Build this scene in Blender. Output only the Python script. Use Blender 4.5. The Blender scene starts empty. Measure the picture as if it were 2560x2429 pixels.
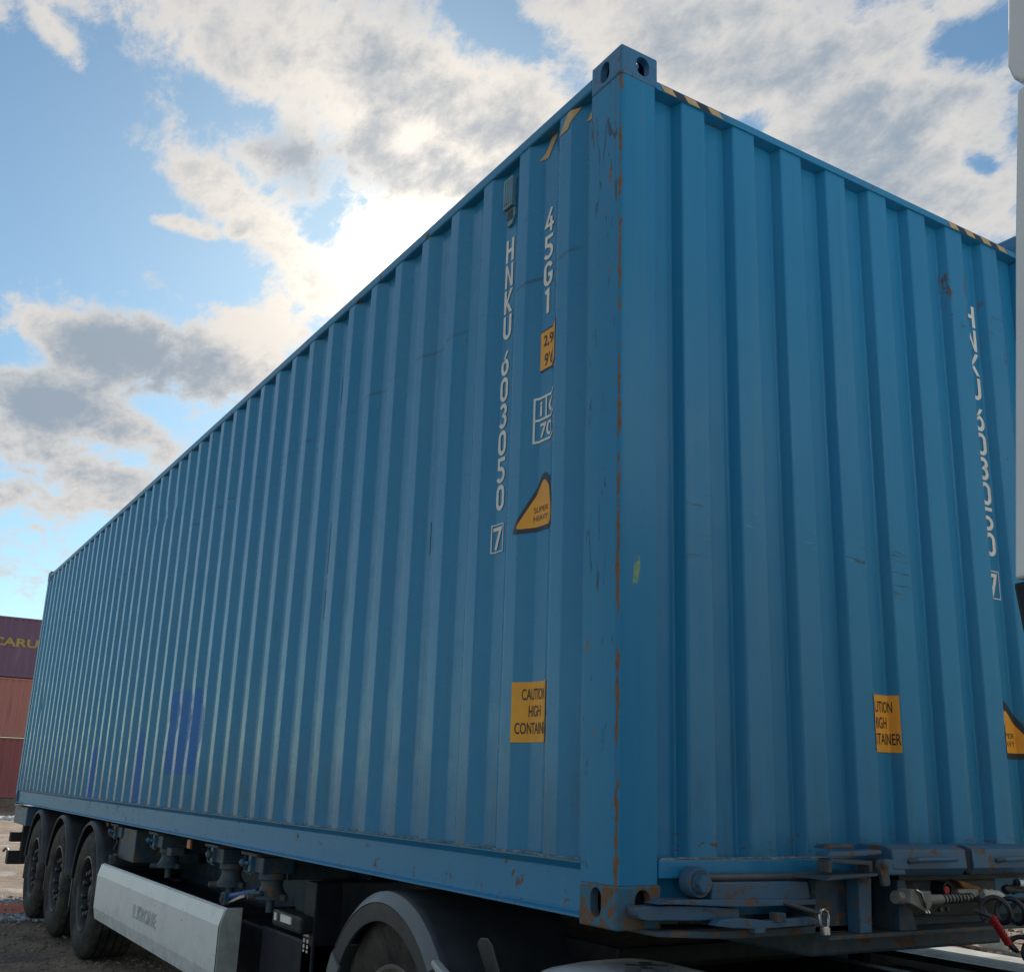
import bpy, bmesh, math, random
from mathutils import Vector, Matrix, noise, Euler

random.seed(7)
SC = bpy.context.scene
COL = SC.collection
R = math.radians
Z0 = 1.09            # height of the container floor corner above the yard

# ------------------------------------------------------------------ camera
CAM_ROT = Matrix(((0.5312372768, 0.8466076334, 0.0322873172),
                  (0.2059184745, -0.1659907995, 0.9643882187),
                  (0.8218178251, -0.5056704160, -0.2625126527)))   # rows: right, up, back
cam = bpy.data.cameras.new('camera')
cam.sensor_width = 36.0
cam.sensor_fit = 'HORIZONTAL'
cam.lens = 2609.31 / 2560 * 36
cam.shift_x = -(1287.66 - 1280) / 2560
cam.shift_y = (1260.98 - 1214.5) / 2560
cam.clip_start = 0.05
cam.clip_end = 3000
camo = bpy.data.objects.new('camera', cam)
COL.objects.link(camo)
camo.matrix_world = Matrix.Translation((2.46525, -1.89044, 0.37107 + Z0)) @ CAM_ROT.transposed().to_4x4()
SC.camera = camo
SC.cycles.max_bounces = 6
SC.cycles.diffuse_bounces = 3
SC.cycles.glossy_bounces = 3
SC.cycles.transmission_bounces = 2

# ------------------------------------------------------------------ light
SUN_DIR = Vector((-0.7930, 0.3680, 0.4850)).normalized()
SUN_EL = math.asin(SUN_DIR.z)
SUN_AZ = math.atan2(SUN_DIR.x, SUN_DIR.y)
sun = bpy.data.lights.new('sun', 'SUN')
sun.energy = 3.8
sun.angle = R(0.6)
sun.color = (1.0, 0.93, 0.82)
suno = bpy.data.objects.new('sun', sun)
COL.objects.link(suno)
suno.rotation_euler = (-SUN_DIR).to_track_quat('-Z', 'Y').to_euler()

SC.view_settings.view_transform = 'Standard'
SC.view_settings.look = 'None'
SC.view_settings.exposure = 0.30
SC.view_settings.gamma = 1.0
SC.view_settings.use_curve_mapping = False

world = bpy.data.worlds.new('World')
SC.world = world
world.use_nodes = True


def build_sky():
    nt = world.node_tree
    N, L = nt.nodes, nt.links
    N.clear()

    def nd(t, **k):
        n = N.new(t)
        for a, b in k.items():
            setattr(n, a, b)
        return n

    def math_(op, a, b=None, c=None, clamp=False):
        n = nd('ShaderNodeMath', operation=op, use_clamp=clamp)
        for i, v in enumerate((a, b, c)):
            if v is None:
                continue
            if isinstance(v, (int, float)):
                n.inputs[i].default_value = v
            else:
                L.new(v, n.inputs[i])
        return n.outputs[0]

    def vmath(op, a, b=None, scale=None):
        n = nd('ShaderNodeVectorMath', operation=op)
        for i, v in enumerate((a, b)):
            if v is None:
                continue
            if isinstance(v, (tuple, list, Vector)):
                n.inputs[i].default_value = v
            else:
                L.new(v, n.inputs[i])
        if scale is not None:
            n.inputs['Scale'].default_value = scale
        return n.outputs['Value'] if op in ('DOT_PRODUCT', 'LENGTH') else n.outputs[0]

    def mr(v, a, b, c, d, smooth=True):
        n = nd('ShaderNodeMapRange', interpolation_type='SMOOTHSTEP' if smooth else 'LINEAR')
        L.new(v, n.inputs['Value'])
        for k, x in zip(('From Min', 'From Max', 'To Min', 'To Max'), (a, b, c, d)):
            n.inputs[k].default_value = x
        return n.outputs[0]

    def mix(f, a, b):
        n = nd('ShaderNodeMix', data_type='RGBA')
        for k, v in ((0, f), (6, a), (7, b)):
            if isinstance(v, (int, float)):
                n.inputs[k].default_value = v
            elif isinstance(v, tuple):
                n.inputs[k].default_value = (*v, 1)
            else:
                L.new(v, n.inputs[k])
        return n.outputs[2]

    tc = nd('ShaderNodeTexCoord')
    d = vmath('NORMALIZE', tc.outputs['Generated'])
    sep = nd('ShaderNodeSeparateXYZ')
    L.new(d, sep.inputs[0])
    sky = nd('ShaderNodeTexSky', sky_type='NISHITA', sun_disc=False)
    sky.sun_elevation = SUN_EL
    sky.sun_rotation = SUN_AZ
    sky.altitude = 100
    sky.air_density = SKY['air']
    sky.dust_density = SKY['dust']
    sky.ozone_density = SKY['ozone']
    # a flat cloud deck seen in perspective
    zz = math_('ADD', math_('MAXIMUM', sep.outputs['Z'], 0.0), 0.22)
    comb = nd('ShaderNodeCombineXYZ')
    L.new(math_('DIVIDE', sep.outputs['X'], zz), comb.inputs[0])
    L.new(math_('DIVIDE', sep.outputs['Y'], zz), comb.inputs[1])
    mp = nd('ShaderNodeMapping')
    mp.inputs['Rotation'].default_value = (0, 0, R(SKY['streak']))
    mp.inputs['Scale'].default_value = (SKY['sx'], SKY['sy'], 1)
    L.new(comb.outputs[0], mp.inputs['Vector'])

    def nz(scale, detail, rough, dist, w=0.0, vec=None):
        n = nd('ShaderNodeTexNoise', noise_dimensions='3D')
        n.inputs['Scale'].default_value = scale
        n.inputs['Detail'].default_value = detail
        n.inputs['Roughness'].default_value = rough
        n.inputs['Distortion'].default_value = dist
        L.new(vec or mp.outputs[0], n.inputs['Vector'])
        return n.outputs['Fac']

    big = nz(1.1, 2, 0.5, 0.0)
    mid = nz(2.8, 8, 0.64, 0.2)
    fine = nz(13.0, 5, 0.68, 0.2)
    puff = nz(8.0, 6, 0.60, 0.2, 0, d)
    dens = math_('MULTIPLY_ADD', math_('SUBTRACT', big, 0.5), SKY['big'], SKY['bias'])
    dens = math_('MULTIPLY_ADD', math_('SUBTRACT', mid, 0.5), SKY['mid'], dens)
    dens = math_('MULTIPLY_ADD', math_('SUBTRACT', fine, 0.5), SKY['fine'], dens)
    dens = math_('MULTIPLY_ADD', math_('SUBTRACT', puff, 0.5), SKY['puff'], dens)
    thick = None
    for c, t1, t2, s1, s2, w, tw in BLOBS:
        c, t1, t2 = Vector(c), Vector(t1), Vector(t2)
        m = Matrix((t1, t2, c)).transposed()
        mpb = nd('ShaderNodeMapping', vector_type='TEXTURE')
        mpb.inputs['Location'].default_value = c
        mpb.inputs['Rotation'].default_value = m.to_euler()
        mpb.inputs['Scale'].default_value = (s1, s2, 0.5)
        L.new(d, mpb.inputs['Vector'])
        q = vmath('LENGTH', mpb.outputs[0])
        g = mr(q, 0.15, 1.25, 1.0, 0.0)
        if w:
            dens = math_('MULTIPLY_ADD', g, w, dens)
        if tw:
            t = math_('MULTIPLY', g, tw)
            thick = t if thick is None else math_('ADD', thick, t)
    # fade of cloud into the pale haze at the horizon
    low = mr(sep.outputs['Z'], 0.02, 0.20, 0.35, 1.0)
    cover = math_('MULTIPLY', mr(dens, 0.38, 0.70, 0.0, 1.0), low)
    body = math_('ADD', math_('MULTIPLY', math_('SUBTRACT', dens, 0.62), 0.85), math_('MULTIPLY_ADD', math_('SUBTRACT', puff, 0.5), 0.9, math_('MULTIPLY', math_('SUBTRACT', fine, 0.5), 0.7)))
    if thick is not None:
        body = math_('ADD', body, thick)
    shade = mr(body, -0.12, 0.80, 0.0, 1.0)
    cs = vmath('DOT_PRODUCT', d, tuple(SUN_DIR))
    ang = math_('ARCCOSINE', math_('MINIMUM', cs, 0.999999))
    glow1 = math_('EXPONENT', math_('MULTIPLY', ang, -1 / 0.065))
    glow2 = math_('EXPONENT', math_('MULTIPLY', ang, -1 / 0.30))
    lit = mix(glow2, SKY['lit'], SKY['litsun'])
    dark = mix(glow2, SKY['dark'], SKY['darksun'])
    cloud = mix(shade, lit, dark)
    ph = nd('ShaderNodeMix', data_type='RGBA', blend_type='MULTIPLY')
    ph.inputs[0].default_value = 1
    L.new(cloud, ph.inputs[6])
    phv = mr(cs, -0.9, 0.75, 1.4, 1.0)  # clouds away from the sun brightened, mostly unseen, to lift light on shaded faces
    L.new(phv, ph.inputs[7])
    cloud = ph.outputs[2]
    cloudg = nd('ShaderNodeMix', data_type='RGBA', blend_type='ADD')
    cloudg.inputs[0].default_value = 1
    L.new(cloud, cloudg.inputs[6])
    gl = vmath('SCALE', SKY['glow'], None)
    gn = gl.node
    gn.inputs[0].default_value = SKY['glow']
    L.new(math_('MULTIPLY', glow1, math_('SUBTRACT', 1.0, math_('MULTIPLY', shade, 0.75))), gn.inputs['Scale'])
    L.new(gl, cloudg.inputs[7])
    skyt = nd('ShaderNodeMix', data_type='RGBA', blend_type='MULTIPLY')
    skyt.inputs[0].default_value = 1
    L.new(sky.outputs[0], skyt.inputs[6])
    skyt.inputs[7].default_value = (*SKY['tint'], 1)
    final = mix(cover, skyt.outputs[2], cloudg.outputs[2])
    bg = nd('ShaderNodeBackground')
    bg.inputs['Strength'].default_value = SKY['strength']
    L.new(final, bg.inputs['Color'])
    out = nd('ShaderNodeOutputWorld')
    L.new(bg.outputs[0], out.inputs[0])


SKY = dict(strength=0.085, air=1.0, dust=0.26, ozone=1.0, tint=(0.82, 1.05, 1.08),
           streak=112, sx=1.0, sy=1.55, big=0.45, mid=1.35, fine=0.80, puff=0.75, bias=0.45,
           lit=(6.7, 6.6, 6.5), litsun=(7.4, 6.95, 6.4), dark=(2.8, 3.6, 4.5), darksun=(3.8, 4.2, 4.7),
           glow=(20.0, 17.0, 13.0))
#BLOBS_BEGIN
BLOBS = [
    ((-0.7463, 0.2848, 0.6016), (0.2235, 0.9586, -0.1765), (-0.6269, 0.0027, -0.7791), 0.2182, 0.075, 0.42, 0.06),
    ((-0.6927, 0.4394, 0.5719), (0.3654, 0.8975, -0.247), (-0.6218, 0.0379, -0.7823), 0.1657, 0.0648, 0.36, 0.02),
    ((-0.8437, 0.2357, 0.4823), (0.0062, 0.9027, -0.4303), (-0.5368, -0.36, -0.763), 0.1439, 0.0257, 0.32, -0.05),
    ((-0.7721, 0.3406, 0.5364), (0.3361, 0.9353, -0.1101), (-0.5393, 0.0953, -0.8367), 0.1547, 0.0342, 0.22, 0.5),
    ((-0.8105, 0.253, 0.5283), (-0.1144, 0.8162, -0.5663), (-0.5745, -0.5194, -0.6326), 0.0541, 0.0287, 0.18, 0.5),
    ((-0.8042, 0.3606, 0.4725), (0.5525, 0.7467, 0.3704), (-0.2192, 0.5589, -0.7997), 0.0964, 0.0519, 0.4, -0.35),
    ((-0.5578, 0.5559, 0.6163), (0.5105, 0.8153, -0.2733), (-0.6544, 0.1622, -0.7386), 0.192, 0.0789, 0.44, 0.04),
    ((-0.5025, 0.6865, 0.5256), (0.4329, 0.726, -0.5344), (-0.7484, -0.041, -0.662), 0.1762, 0.0881, 0.46, 0.02),
    ((-0.7826, 0.1545, 0.603), (-0.0935, 0.9285, -0.3592), (-0.6154, -0.3375, -0.7123), 0.067, 0.0365, 0.2, 0),
    ((-0.9143, 0.1828, 0.3613), (0.1634, 0.983, -0.0837), (-0.3705, -0.0175, -0.9287), 0.1163, 0.0445, 0.42, 0.62),
    ((-0.8851, 0.2592, 0.3866), (0.4635, 0.5668, 0.6812), (-0.0425, 0.782, -0.6218), 0.0514, 0.0441, 0.36, -0.25),
    ((-0.9244, 0.0891, 0.3708), (0.0331, 0.9874, -0.1546), (-0.3799, -0.1307, -0.9157), 0.0696, 0.0222, 0.3, -0.1),
    ((-0.9459, 0.0977, 0.3094), (0.1006, 0.9949, -0.0067), (-0.3084, 0.0247, -0.9509), 0.0641, 0.0321, 0.34, 0.45),
    ((-0.9391, 0.1718, 0.2975), (0.0992, 0.9647, -0.2441), (-0.3289, -0.1997, -0.923), 0.1126, 0.0239, 0.3, 0.05),
    ((-0.9522, 0.1812, 0.246), (0.1029, 0.9484, -0.2999), (-0.2877, -0.2602, -0.9217), 0.1103, 0.0241, 0.3, 0.12),
    ((-0.9673, 0.1089, 0.2292), (0.101, 0.9938, -0.046), (-0.2328, -0.0214, -0.9723), 0.0646, 0.0194, 0.25, 0.0),
    ((-0.8815, 0.1122, 0.4587), (-0.0259, 0.9584, -0.2841), (-0.4715, -0.2623, -0.842), 0.1044, 0.0601, -0.38, 0),
    ((-0.8568, 0.0466, 0.5135), (0.2064, 0.9436, 0.2588), (-0.4725, 0.3277, -0.8181), 0.0798, 0.0798, -0.36, 0),
    ((-0.8739, 0.2133, 0.4368), (0.1112, 0.9625, -0.2476), (-0.4732, -0.1678, -0.8648), 0.0791, 0.0258, -0.36, 0),
    ((-0.8653, 0.1714, 0.471), (0.1735, 0.984, -0.0395), (-0.4702, 0.0475, -0.8813), 0.0536, 0.01, 0.36, -0.1),
    ((-0.8488, 0.2267, 0.4777), (0.3998, 0.8664, 0.2991), (-0.3461, 0.4448, -0.826), 0.0177, 0.0092, 0.42, -0.1),
    ((-0.8164, 0.0532, 0.5751), (0.4845, 0.6052, 0.6317), (-0.3144, 0.7943, -0.5198), 0.0162, 0.0422, 0.36, -0.1),
    ((-0.6693, 0.3718, 0.6433), (0.2102, 0.9252, -0.316), (-0.7127, -0.0763, -0.6973), 0.0511, 0.0239, -0.4, 0),
    ((-0.5611, 0.5957, 0.5747), (0.8141, 0.5228, 0.2529), (-0.1498, 0.6098, -0.7783), 0.0648, 0.0227, -0.36, 0),
    ((-0.5124, 0.6273, 0.5865), (0.8561, 0.4268, 0.2914), (-0.0675, 0.6514, -0.7557), 0.0459, 0.0138, -0.34, 0),
    ((-0.4211, 0.684, 0.5957), (0.9059, 0.3495, 0.2391), (-0.0446, 0.6403, -0.7668), 0.0467, 0.0275, -0.34, 0),
    ((-0.4547, 0.7223, 0.5211), (0.452, 0.6913, -0.5638), (-0.7674, -0.0209, -0.6408), 0.0229, 0.0131, -0.3, 0),
    ((-0.9708, 0.1479, 0.1891), (0.0982, 0.9634, -0.2494), (-0.2191, -0.2235, -0.9498), 0.1409, 0.0302, 0.16, -0.1),
    ((-0.8737, 0.2564, 0.4135), (0.4663, 0.684, 0.5611), (-0.1389, 0.683, -0.7171), 0.0731, 0.0402, 0.15, -0.2),
]
#BLOBS_END
build_sky()
world.cycles.sampling_method = 'MANUAL'
world.cycles.sample_map_resolution = 512


# ------------------------------------------------------------------ helpers
WL = {}          # object -> world position of its origin


def V(x, y, z):
    return Vector((x, y, z + Z0))


class MB:
    """collects geometry given in yard metres (z measured from the container's underside)"""

    def __init__(self):
        self.v, self.f, self.fm = [], [], []

    def add(self, vs, fs):
        b = len(self.v)
        self.v += [Vector(p) for p in vs]
        self.f += [tuple(i + b for i in f) for f in fs]
        return self

    def box(self, x0, x1, y0, y1, z0, z1):
        p = [(x, y, z) for x in (x0, x1) for y in (y0, y1) for z in (z0, z1)]
        return self.add(p, [(0, 1, 3, 2), (4, 6, 7, 5), (0, 4, 5, 1), (2, 3, 7, 6), (0, 2, 6, 4), (1, 5, 7, 3)])

    def prism(self, prof, axis, a, b):
        """closed profile in the two other axes (in x,y,z order) swept along axis"""
        n = len(prof)

        def P(q, t):
            if axis == 'x':
                return (t, q[0], q[1])
            if axis == 'y':
                return (q[0], t, q[1])
            return (q[0], q[1], t)
        vs = [P(q, a) for q in prof] + [P(q, b) for q in prof]
        fs = [(i, (i + 1) % n, n + (i + 1) % n, n + i) for i in range(n)]
        fs += [tuple(range(n)), tuple(range(2 * n - 1, n - 1, -1))]
        return self.add(vs, fs)

    def bar(self, a, b, r, n=10, r2=None):
        return self.tube([a, b], r, n, r2)

    def tube(self, path, r, n=10, r2=None, caps=True):
        path = [Vector(p) for p in path]
        vs, fs = [], []
        m = len(path)
        up = None
        for i, p in enumerate(path):
            t = (path[min(i + 1, m - 1)] - path[max(i - 1, 0)]).normalized()
            if up is None:
                up = t.orthogonal().normalized()
            else:
                up = (up - t * up.dot(t)).normalized()
            sd = t.cross(up)
            rr = r[i] if isinstance(r, (list, tuple)) else (r if r2 is None else r + (r2 - r) * i / (m - 1))
            for k in range(n):
                a = 2 * math.pi * k / n
                vs.append(p + (up * math.cos(a) + sd * math.sin(a)) * rr)
        for i in range(m - 1):
            for k in range(n):
                k2 = (k + 1) % n
                fs.append((i * n + k, i * n + k2, (i + 1) * n + k2, (i + 1) * n + k))
        if caps:
            fs.append(tuple(range(n - 1, -1, -1)))
            fs.append(tuple(range((m - 1) * n, m * n)))
        return self.add(vs, fs)

    def lathe(self, prof, c, axis='y', n=48, closed=False, a0=0.0, a1=2 * math.pi):
        full = abs(a1 - a0 - 2 * math.pi) < 1e-6
        cols = n if full else n + 1
        m = len(prof)
        vs, fs = [], []
        for k in range(cols):
            a = a0 + (a1 - a0) * k / n
            for r, h in prof:
                if axis == 'y':
                    vs.append((c[0] + r * math.cos(a), c[1] + h, c[2] + r * math.sin(a)))
                elif axis == 'x':
                    vs.append((c[0] + h, c[1] + r * math.cos(a), c[2] + r * math.sin(a)))
                else:
                    vs.append((c[0] + r * math.cos(a), c[1] + r * math.sin(a), c[2] + h))
        for k in range(n):
            k2 = (k + 1) % cols
            for i in range(m if closed else m - 1):
                j = (i + 1) % m
                fs.append((k * m + i, k * m + j, k2 * m + j, k2 * m + i))
        if closed and not full:
            fs.append(tuple(range(m - 1, -1, -1)))
            fs.append(tuple((cols - 1) * m + i for i in range(m)))
        return self.add(vs, fs)

    def hexn(self, c, r, h, axis='x'):
        prof = [(r * math.cos(R(60 * k)), r * math.sin(R(60 * k))) for k in range(6)]
        b = {'x': 0, 'y': 1, 'z': 2}[axis]
        o = [c[i] for i in range(3) if i != b]
        return self.prism([(o[0] + p[0], o[1] + p[1]) for p in prof], axis, c[b], c[b] + h)

    def build(self, name, mat, parent=None, origin=None, smooth=False, bevel=0, seg=2, angle=30, wob=0):
        if origin is None:
            o = WL[parent] if parent is not None else Vector((0, 0, 0))
        else:
            o = V(*origin)
        me = bpy.data.meshes.new(name)
        me.from_pydata([(p + Vector((0, 0, Z0))) - o for p in self.v], [], self.f)
        bm = bmesh.new()
        bm.from_mesh(me)
        bmesh.ops.remove_doubles(bm, verts=bm.verts, dist=1e-6)
        bmesh.ops.recalc_face_normals(bm, faces=bm.faces)
        if bevel:
            es = [e for e in bm.edges if len(e.link_faces) == 2 and e.calc_face_angle(0) > R(angle)]
            bmesh.ops.bevel(bm, geom=es, offset=bevel, segments=seg, profile=0.6, affect='EDGES', clamp_overlap=True)
        if wob:
            for v in bm.verts:
                w = v.co + o
                v.co += Vector((noise.noise(w * 9), noise.noise(w * 9 + Vector((7, 3, 1))), noise.noise(w * 9 + Vector((1, 9, 4))))) * wob
        bm.to_mesh(me)
        bm.free()
        return mkobj(name, me, mat, parent, o, smooth)


def mkobj(name, me, mat, parent, o, smooth=False):
    if mat is not None:
        me.materials.append(mat)
    if smooth:
        for p in me.polygons:
            p.use_smooth = True
        if smooth != 'all':
            me.set_sharp_from_angle(angle=R(38))
    ob = bpy.data.objects.new(name, me)
    COL.objects.link(ob)
    WL[ob] = o
    if parent is not None:
        ob.parent = parent
        ob.location = o - WL[parent]
    else:
        ob.location = o
    return ob


def thing(name, label, cat, loc, group=None):
    o = bpy.data.objects.new(name, None)
    o.empty_display_size = 0.2
    COL.objects.link(o)
    o.location = V(*loc)
    WL[o] = V(*loc)
    return tag(o, label, cat, group)


def tag(o, label, cat=None, group=None, kind=None):
    if label:
        o['label'] = label
    if cat:
        o['category'] = cat
    if group:
        o['group'] = group
    if kind:
        o['kind'] = kind
    return o


def dup(o, parent, off=(0, 0, 0)):
    """copy of a part with its sub-parts"""
    c = o.copy()
    COL.objects.link(c)
    c.parent = parent
    c.location = o.location + Vector(off)
    WL[c] = WL[o] + Vector(off)
    for ch in list(o.children):
        k = ch.copy()
        COL.objects.link(k)
        k.parent = c
        WL[k] = WL[ch] + Vector(off)
    return c


# ------------------------------------------------------------------ materials
class Mat:
    def __init__(self, name):
        self.m = bpy.data.materials.new(name)
        self.m.use_nodes = True
        self.nt = self.m.node_tree
        self.N, self.L = self.nt.nodes, self.nt.links
        self.b = self.N['Principled BSDF']
        self.tc = self.N.new('ShaderNodeTexCoord')
        self.geo = None

    def set(self, **k):
        for a, v in k.items():
            i = self.b.inputs[a.replace('_', ' ')]
            if hasattr(v, 'is_linked') or hasattr(v, 'links'):
                self.L.new(v, i)
            elif isinstance(v, tuple):
                i.default_value = (*v, 1) if len(v) == 3 else v
            else:
                i.default_value = v
        return self

    def nd(self, t, **k):
        n = self.N.new(t)
        for a, b in k.items():
            setattr(n, a, b)
        return n

    def con(self, v, i):
        if isinstance(v, (int, float)):
            i.default_value = v
        elif isinstance(v, tuple):
            i.default_value = (*v, 1) if (len(v) == 3 and len(i.default_value) == 4) else v
        else:
            self.L.new(v, i)

    def pos(self):
        """position relative to the thing's own origin"""
        return self.tc.outputs['Object']

    def vec(self, scale=(1, 1, 1), loc=(0, 0, 0), rot=(0, 0, 0)):
        n = self.nd('ShaderNodeMapping')
        n.inputs['Scale'].default_value = scale
        n.inputs['Location'].default_value = loc
        n.inputs['Rotation'].default_value = rot
        self.L.new(self.pos(), n.inputs['Vector'])
        return n.outputs[0]

    def noise(self, scale=5, detail=6, rough=0.6, dist=0.0, vec=None, color=False):
        n = self.nd('ShaderNodeTexNoise')
        n.inputs['Scale'].default_value = scale
        n.inputs['Detail'].default_value = min(detail, 5)
        n.inputs['Roughness'].default_value = rough
        n.inputs['Distortion'].default_value = dist
        self.L.new(vec if vec is not None else self.pos(), n.inputs['Vector'])
        return n.outputs['Color' if color else 'Fac']

    def voronoi(self, scale=5, vec=None, feature='F1', out='Distance'):
        n = self.nd('ShaderNodeTexVoronoi', feature=feature)
        n.inputs['Scale'].default_value = scale
        self.L.new(vec if vec is not None else self.pos(), n.inputs['Vector'])
        return n.outputs[out]

    def ramp(self, v, a, b, lo=0.0, hi=1.0, smooth=True):
        n = self.nd('ShaderNodeMapRange', interpolation_type='SMOOTHSTEP' if smooth else 'LINEAR')
        self.con(v, n.inputs['Value'])
        for k, x in zip(('From Min', 'From Max', 'To Min', 'To Max'), (a, b, lo, hi)):
            n.inputs[k].default_value = x
        return n.outputs[0]

    def math(self, op, a, b=None, c=None):
        n = self.nd('ShaderNodeMath', operation=op)
        for i, v in enumerate((a, b, c)):
            if v is not None:
                self.con(v, n.inputs[i])
        return n.outputs[0]

    def mix(self, f, a, b, blend='MIX'):
        n = self.nd('ShaderNodeMix', data_type='RGBA', blend_type=blend)
        self.con(f, n.inputs[0])
        self.con(a, n.inputs[6])
        self.con(b, n.inputs[7])
        return n.outputs[2]

    def sep(self):
        n = self.nd('ShaderNodeSeparateXYZ')
        self.L.new(self.pos(), n.inputs[0])
        return n.outputs

    def bump(self, h, strength=0.3, dist=0.01):
        n = self.nd('ShaderNodeBump')
        n.inputs['Strength'].default_value = strength
        n.inputs['Distance'].default_value = dist
        self.con(h, n.inputs['Height'])
        self.L.new(n.outputs[0], self.b.inputs['Normal'])
        return self

    def window(self, v, a, b, soft):
        """1 between a and b"""
        return self.math('MULTIPLY', self.ramp(v, a - soft, a + soft), self.ramp(v, b - soft, b + soft, 1.0, 0.0))


BLUE = (0.013, 0.205, 0.395)
BLUE2 = (0.022, 0.240, 0.450)
RUST = (0.115, 0.060, 0.034)
RUSTL = (0.24, 0.140, 0.078)


def paint_base(M, c1=BLUE, c2=BLUE2, streak=True):
    base = M.mix(M.noise(1.3, 2, 0.6), c1, c2)
    if streak:
        st = M.noise(1.0, 3, 0.65, 0.0, M.vec((16, 16, 0.35)))
        base = M.mix(M.ramp(st, 0.45, 0.8, 0, 0.22), base, (0.085, 0.27, 0.38))
        st2 = M.noise(1.0, 2, 0.6, 0.0, M.vec((40, 40, 0.8), (3, 1, 5)))
        base = M.mix(M.ramp(st2, 0.60, 0.85, 0, 0.30), base, (0.012, 0.09, 0.16))
    return base


def mat_panel(name, patches=(), rough=(0.21, 0.31), spec=0.5, scrape=None, marks=()):
    """corrugated panel paint: streaks, dust, thin scratches, repainted patches"""
    M = Mat(name)
    base = paint_base(M)
    s = M.sep()
    for (a0, a1, z0, z1, axis, colr) in patches:
        ax = s[axis]
        w = M.math('MULTIPLY', M.window(ax, a0, a1, 0.004), M.window(s[2], z0, z1, 0.012))
        base = M.mix(w, base, colr)
    # short dark scuffs
    sc = M.noise(1.0, 3, 0.75, 0.6, M.vec((26, 26, 3.0), (11, 2, 7)))
    sc2 = M.noise(0.9, 2, 0.5)
    scm = M.math('MULTIPLY', M.ramp(sc, 0.685, 0.71), M.ramp(sc2, 0.50, 0.62))
    base = M.mix(M.math('MULTIPLY', scm, 0.5), base, (0.025, 0.05, 0.075))
    for (a0, a1, z0, z1, axis, vscale, th, colr) in marks:
        w = M.math('MULTIPLY', M.window(s[axis], a0, a1, 0.006), M.window(s[2], z0, z1, 0.02))
        nm = M.ramp(M.noise(1.0, 4, 0.7, 0.6, M.vec(vscale, (a0 * 7, 2, z0 * 5))), th, th + 0.03)
        base = M.mix(M.math('MULTIPLY', w, nm), base, colr)
    if scrape:
        ln = M.math('SUBTRACT', s[2], M.math('MULTIPLY_ADD', s[0], scrape[0], scrape[1]))
        lw = M.math('MULTIPLY', M.math('SUBTRACT', M.noise(3.0, 3, 0.6), 0.5), 0.05)
        lm = M.ramp(M.math('ABSOLUTE', M.math('ADD', ln, lw)), 0.004, 0.009, 1, 0)
        lm = M.math('MULTIPLY', lm, M.ramp(M.noise(2.2, 2, 0.5, 0, M.vec((1, 1, 1), (7, 0, 0))), 0.40, 0.55, 0, 0.6))
        base = M.mix(lm, base, (0.03, 0.07, 0.10))
    fade = M.noise(0.55, 3, 0.55, 0.2, M.vec((1, 1, 0.6), (2, 5, 1)))
    base = M.mix(M.ramp(fade, 0.5, 0.75, 0, 0.28), base, (0.10, 0.26, 0.34))
    low = M.math('MULTIPLY', M.ramp(s[2], 0.15, 0.75, 1.0, 0.0), M.ramp(M.noise(1.0, 4, 0.7, 0.2, M.vec((9, 9, 2.2), (1, 6, 3))), 0.42, 0.72, 0, 0.45))
    base = M.mix(low, base, (0.055, 0.095, 0.105))
    # small rust specks
    sp = M.noise(34, 2, 0.5)
    spm = M.math('MULTIPLY', M.ramp(sp, 0.76, 0.79), M.ramp(M.noise(0.7, 2, 0.5, 0, M.vec((1, 1, 1), (9, 4, 2))), 0.5, 0.6))
    base = M.mix(spm, base, RUST)
    dust = M.noise(7, 3, 0.7)
    M.set(Base_Color=base, Roughness=M.ramp(dust, 0.3, 0.7, *rough), Specular_IOR_Level=spec)
    M.bump(M.noise(4.5, 2, 0.55), 0.10, 0.02)
    return M.m


def mat_paint(name, c1=BLUE, c2=BLUE2, rust=0.0, rough=0.42, chips=True, scale=9, dirt=0.0, streak=True):
    M = Mat(name)
    base = paint_base(M, c1, c2, streak)
    if dirt:
        base = M.mix(M.ramp(M.noise(9, 6, 0.75), 0.36, 0.70, 0, dirt), base, (0.115, 0.10, 0.085))
    h = M.noise(60, 3, 0.6)
    rgh = rough
    if rust:
        n = M.noise(scale, 9, 0.72, 0.3)
        f = M.ramp(n, 0.66 - 0.36 * rust, 0.70 - 0.36 * rust)
        rc = M.mix(M.noise(28, 6, 0.7), RUST, RUSTL)
        base = M.mix(f, base, rc)
        rgh = M.ramp(f, 0, 1, rough, 0.85)
        h = M.math('ADD', M.math('MULTIPLY', f, -0.6), M.math('MULTIPLY', M.noise(90, 4, 0.7), 0.6))
    M.set(Base_Color=base, Roughness=rgh)
    M.bump(h, 0.35 if rust else 0.12, 0.003)
    return M.m


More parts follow.
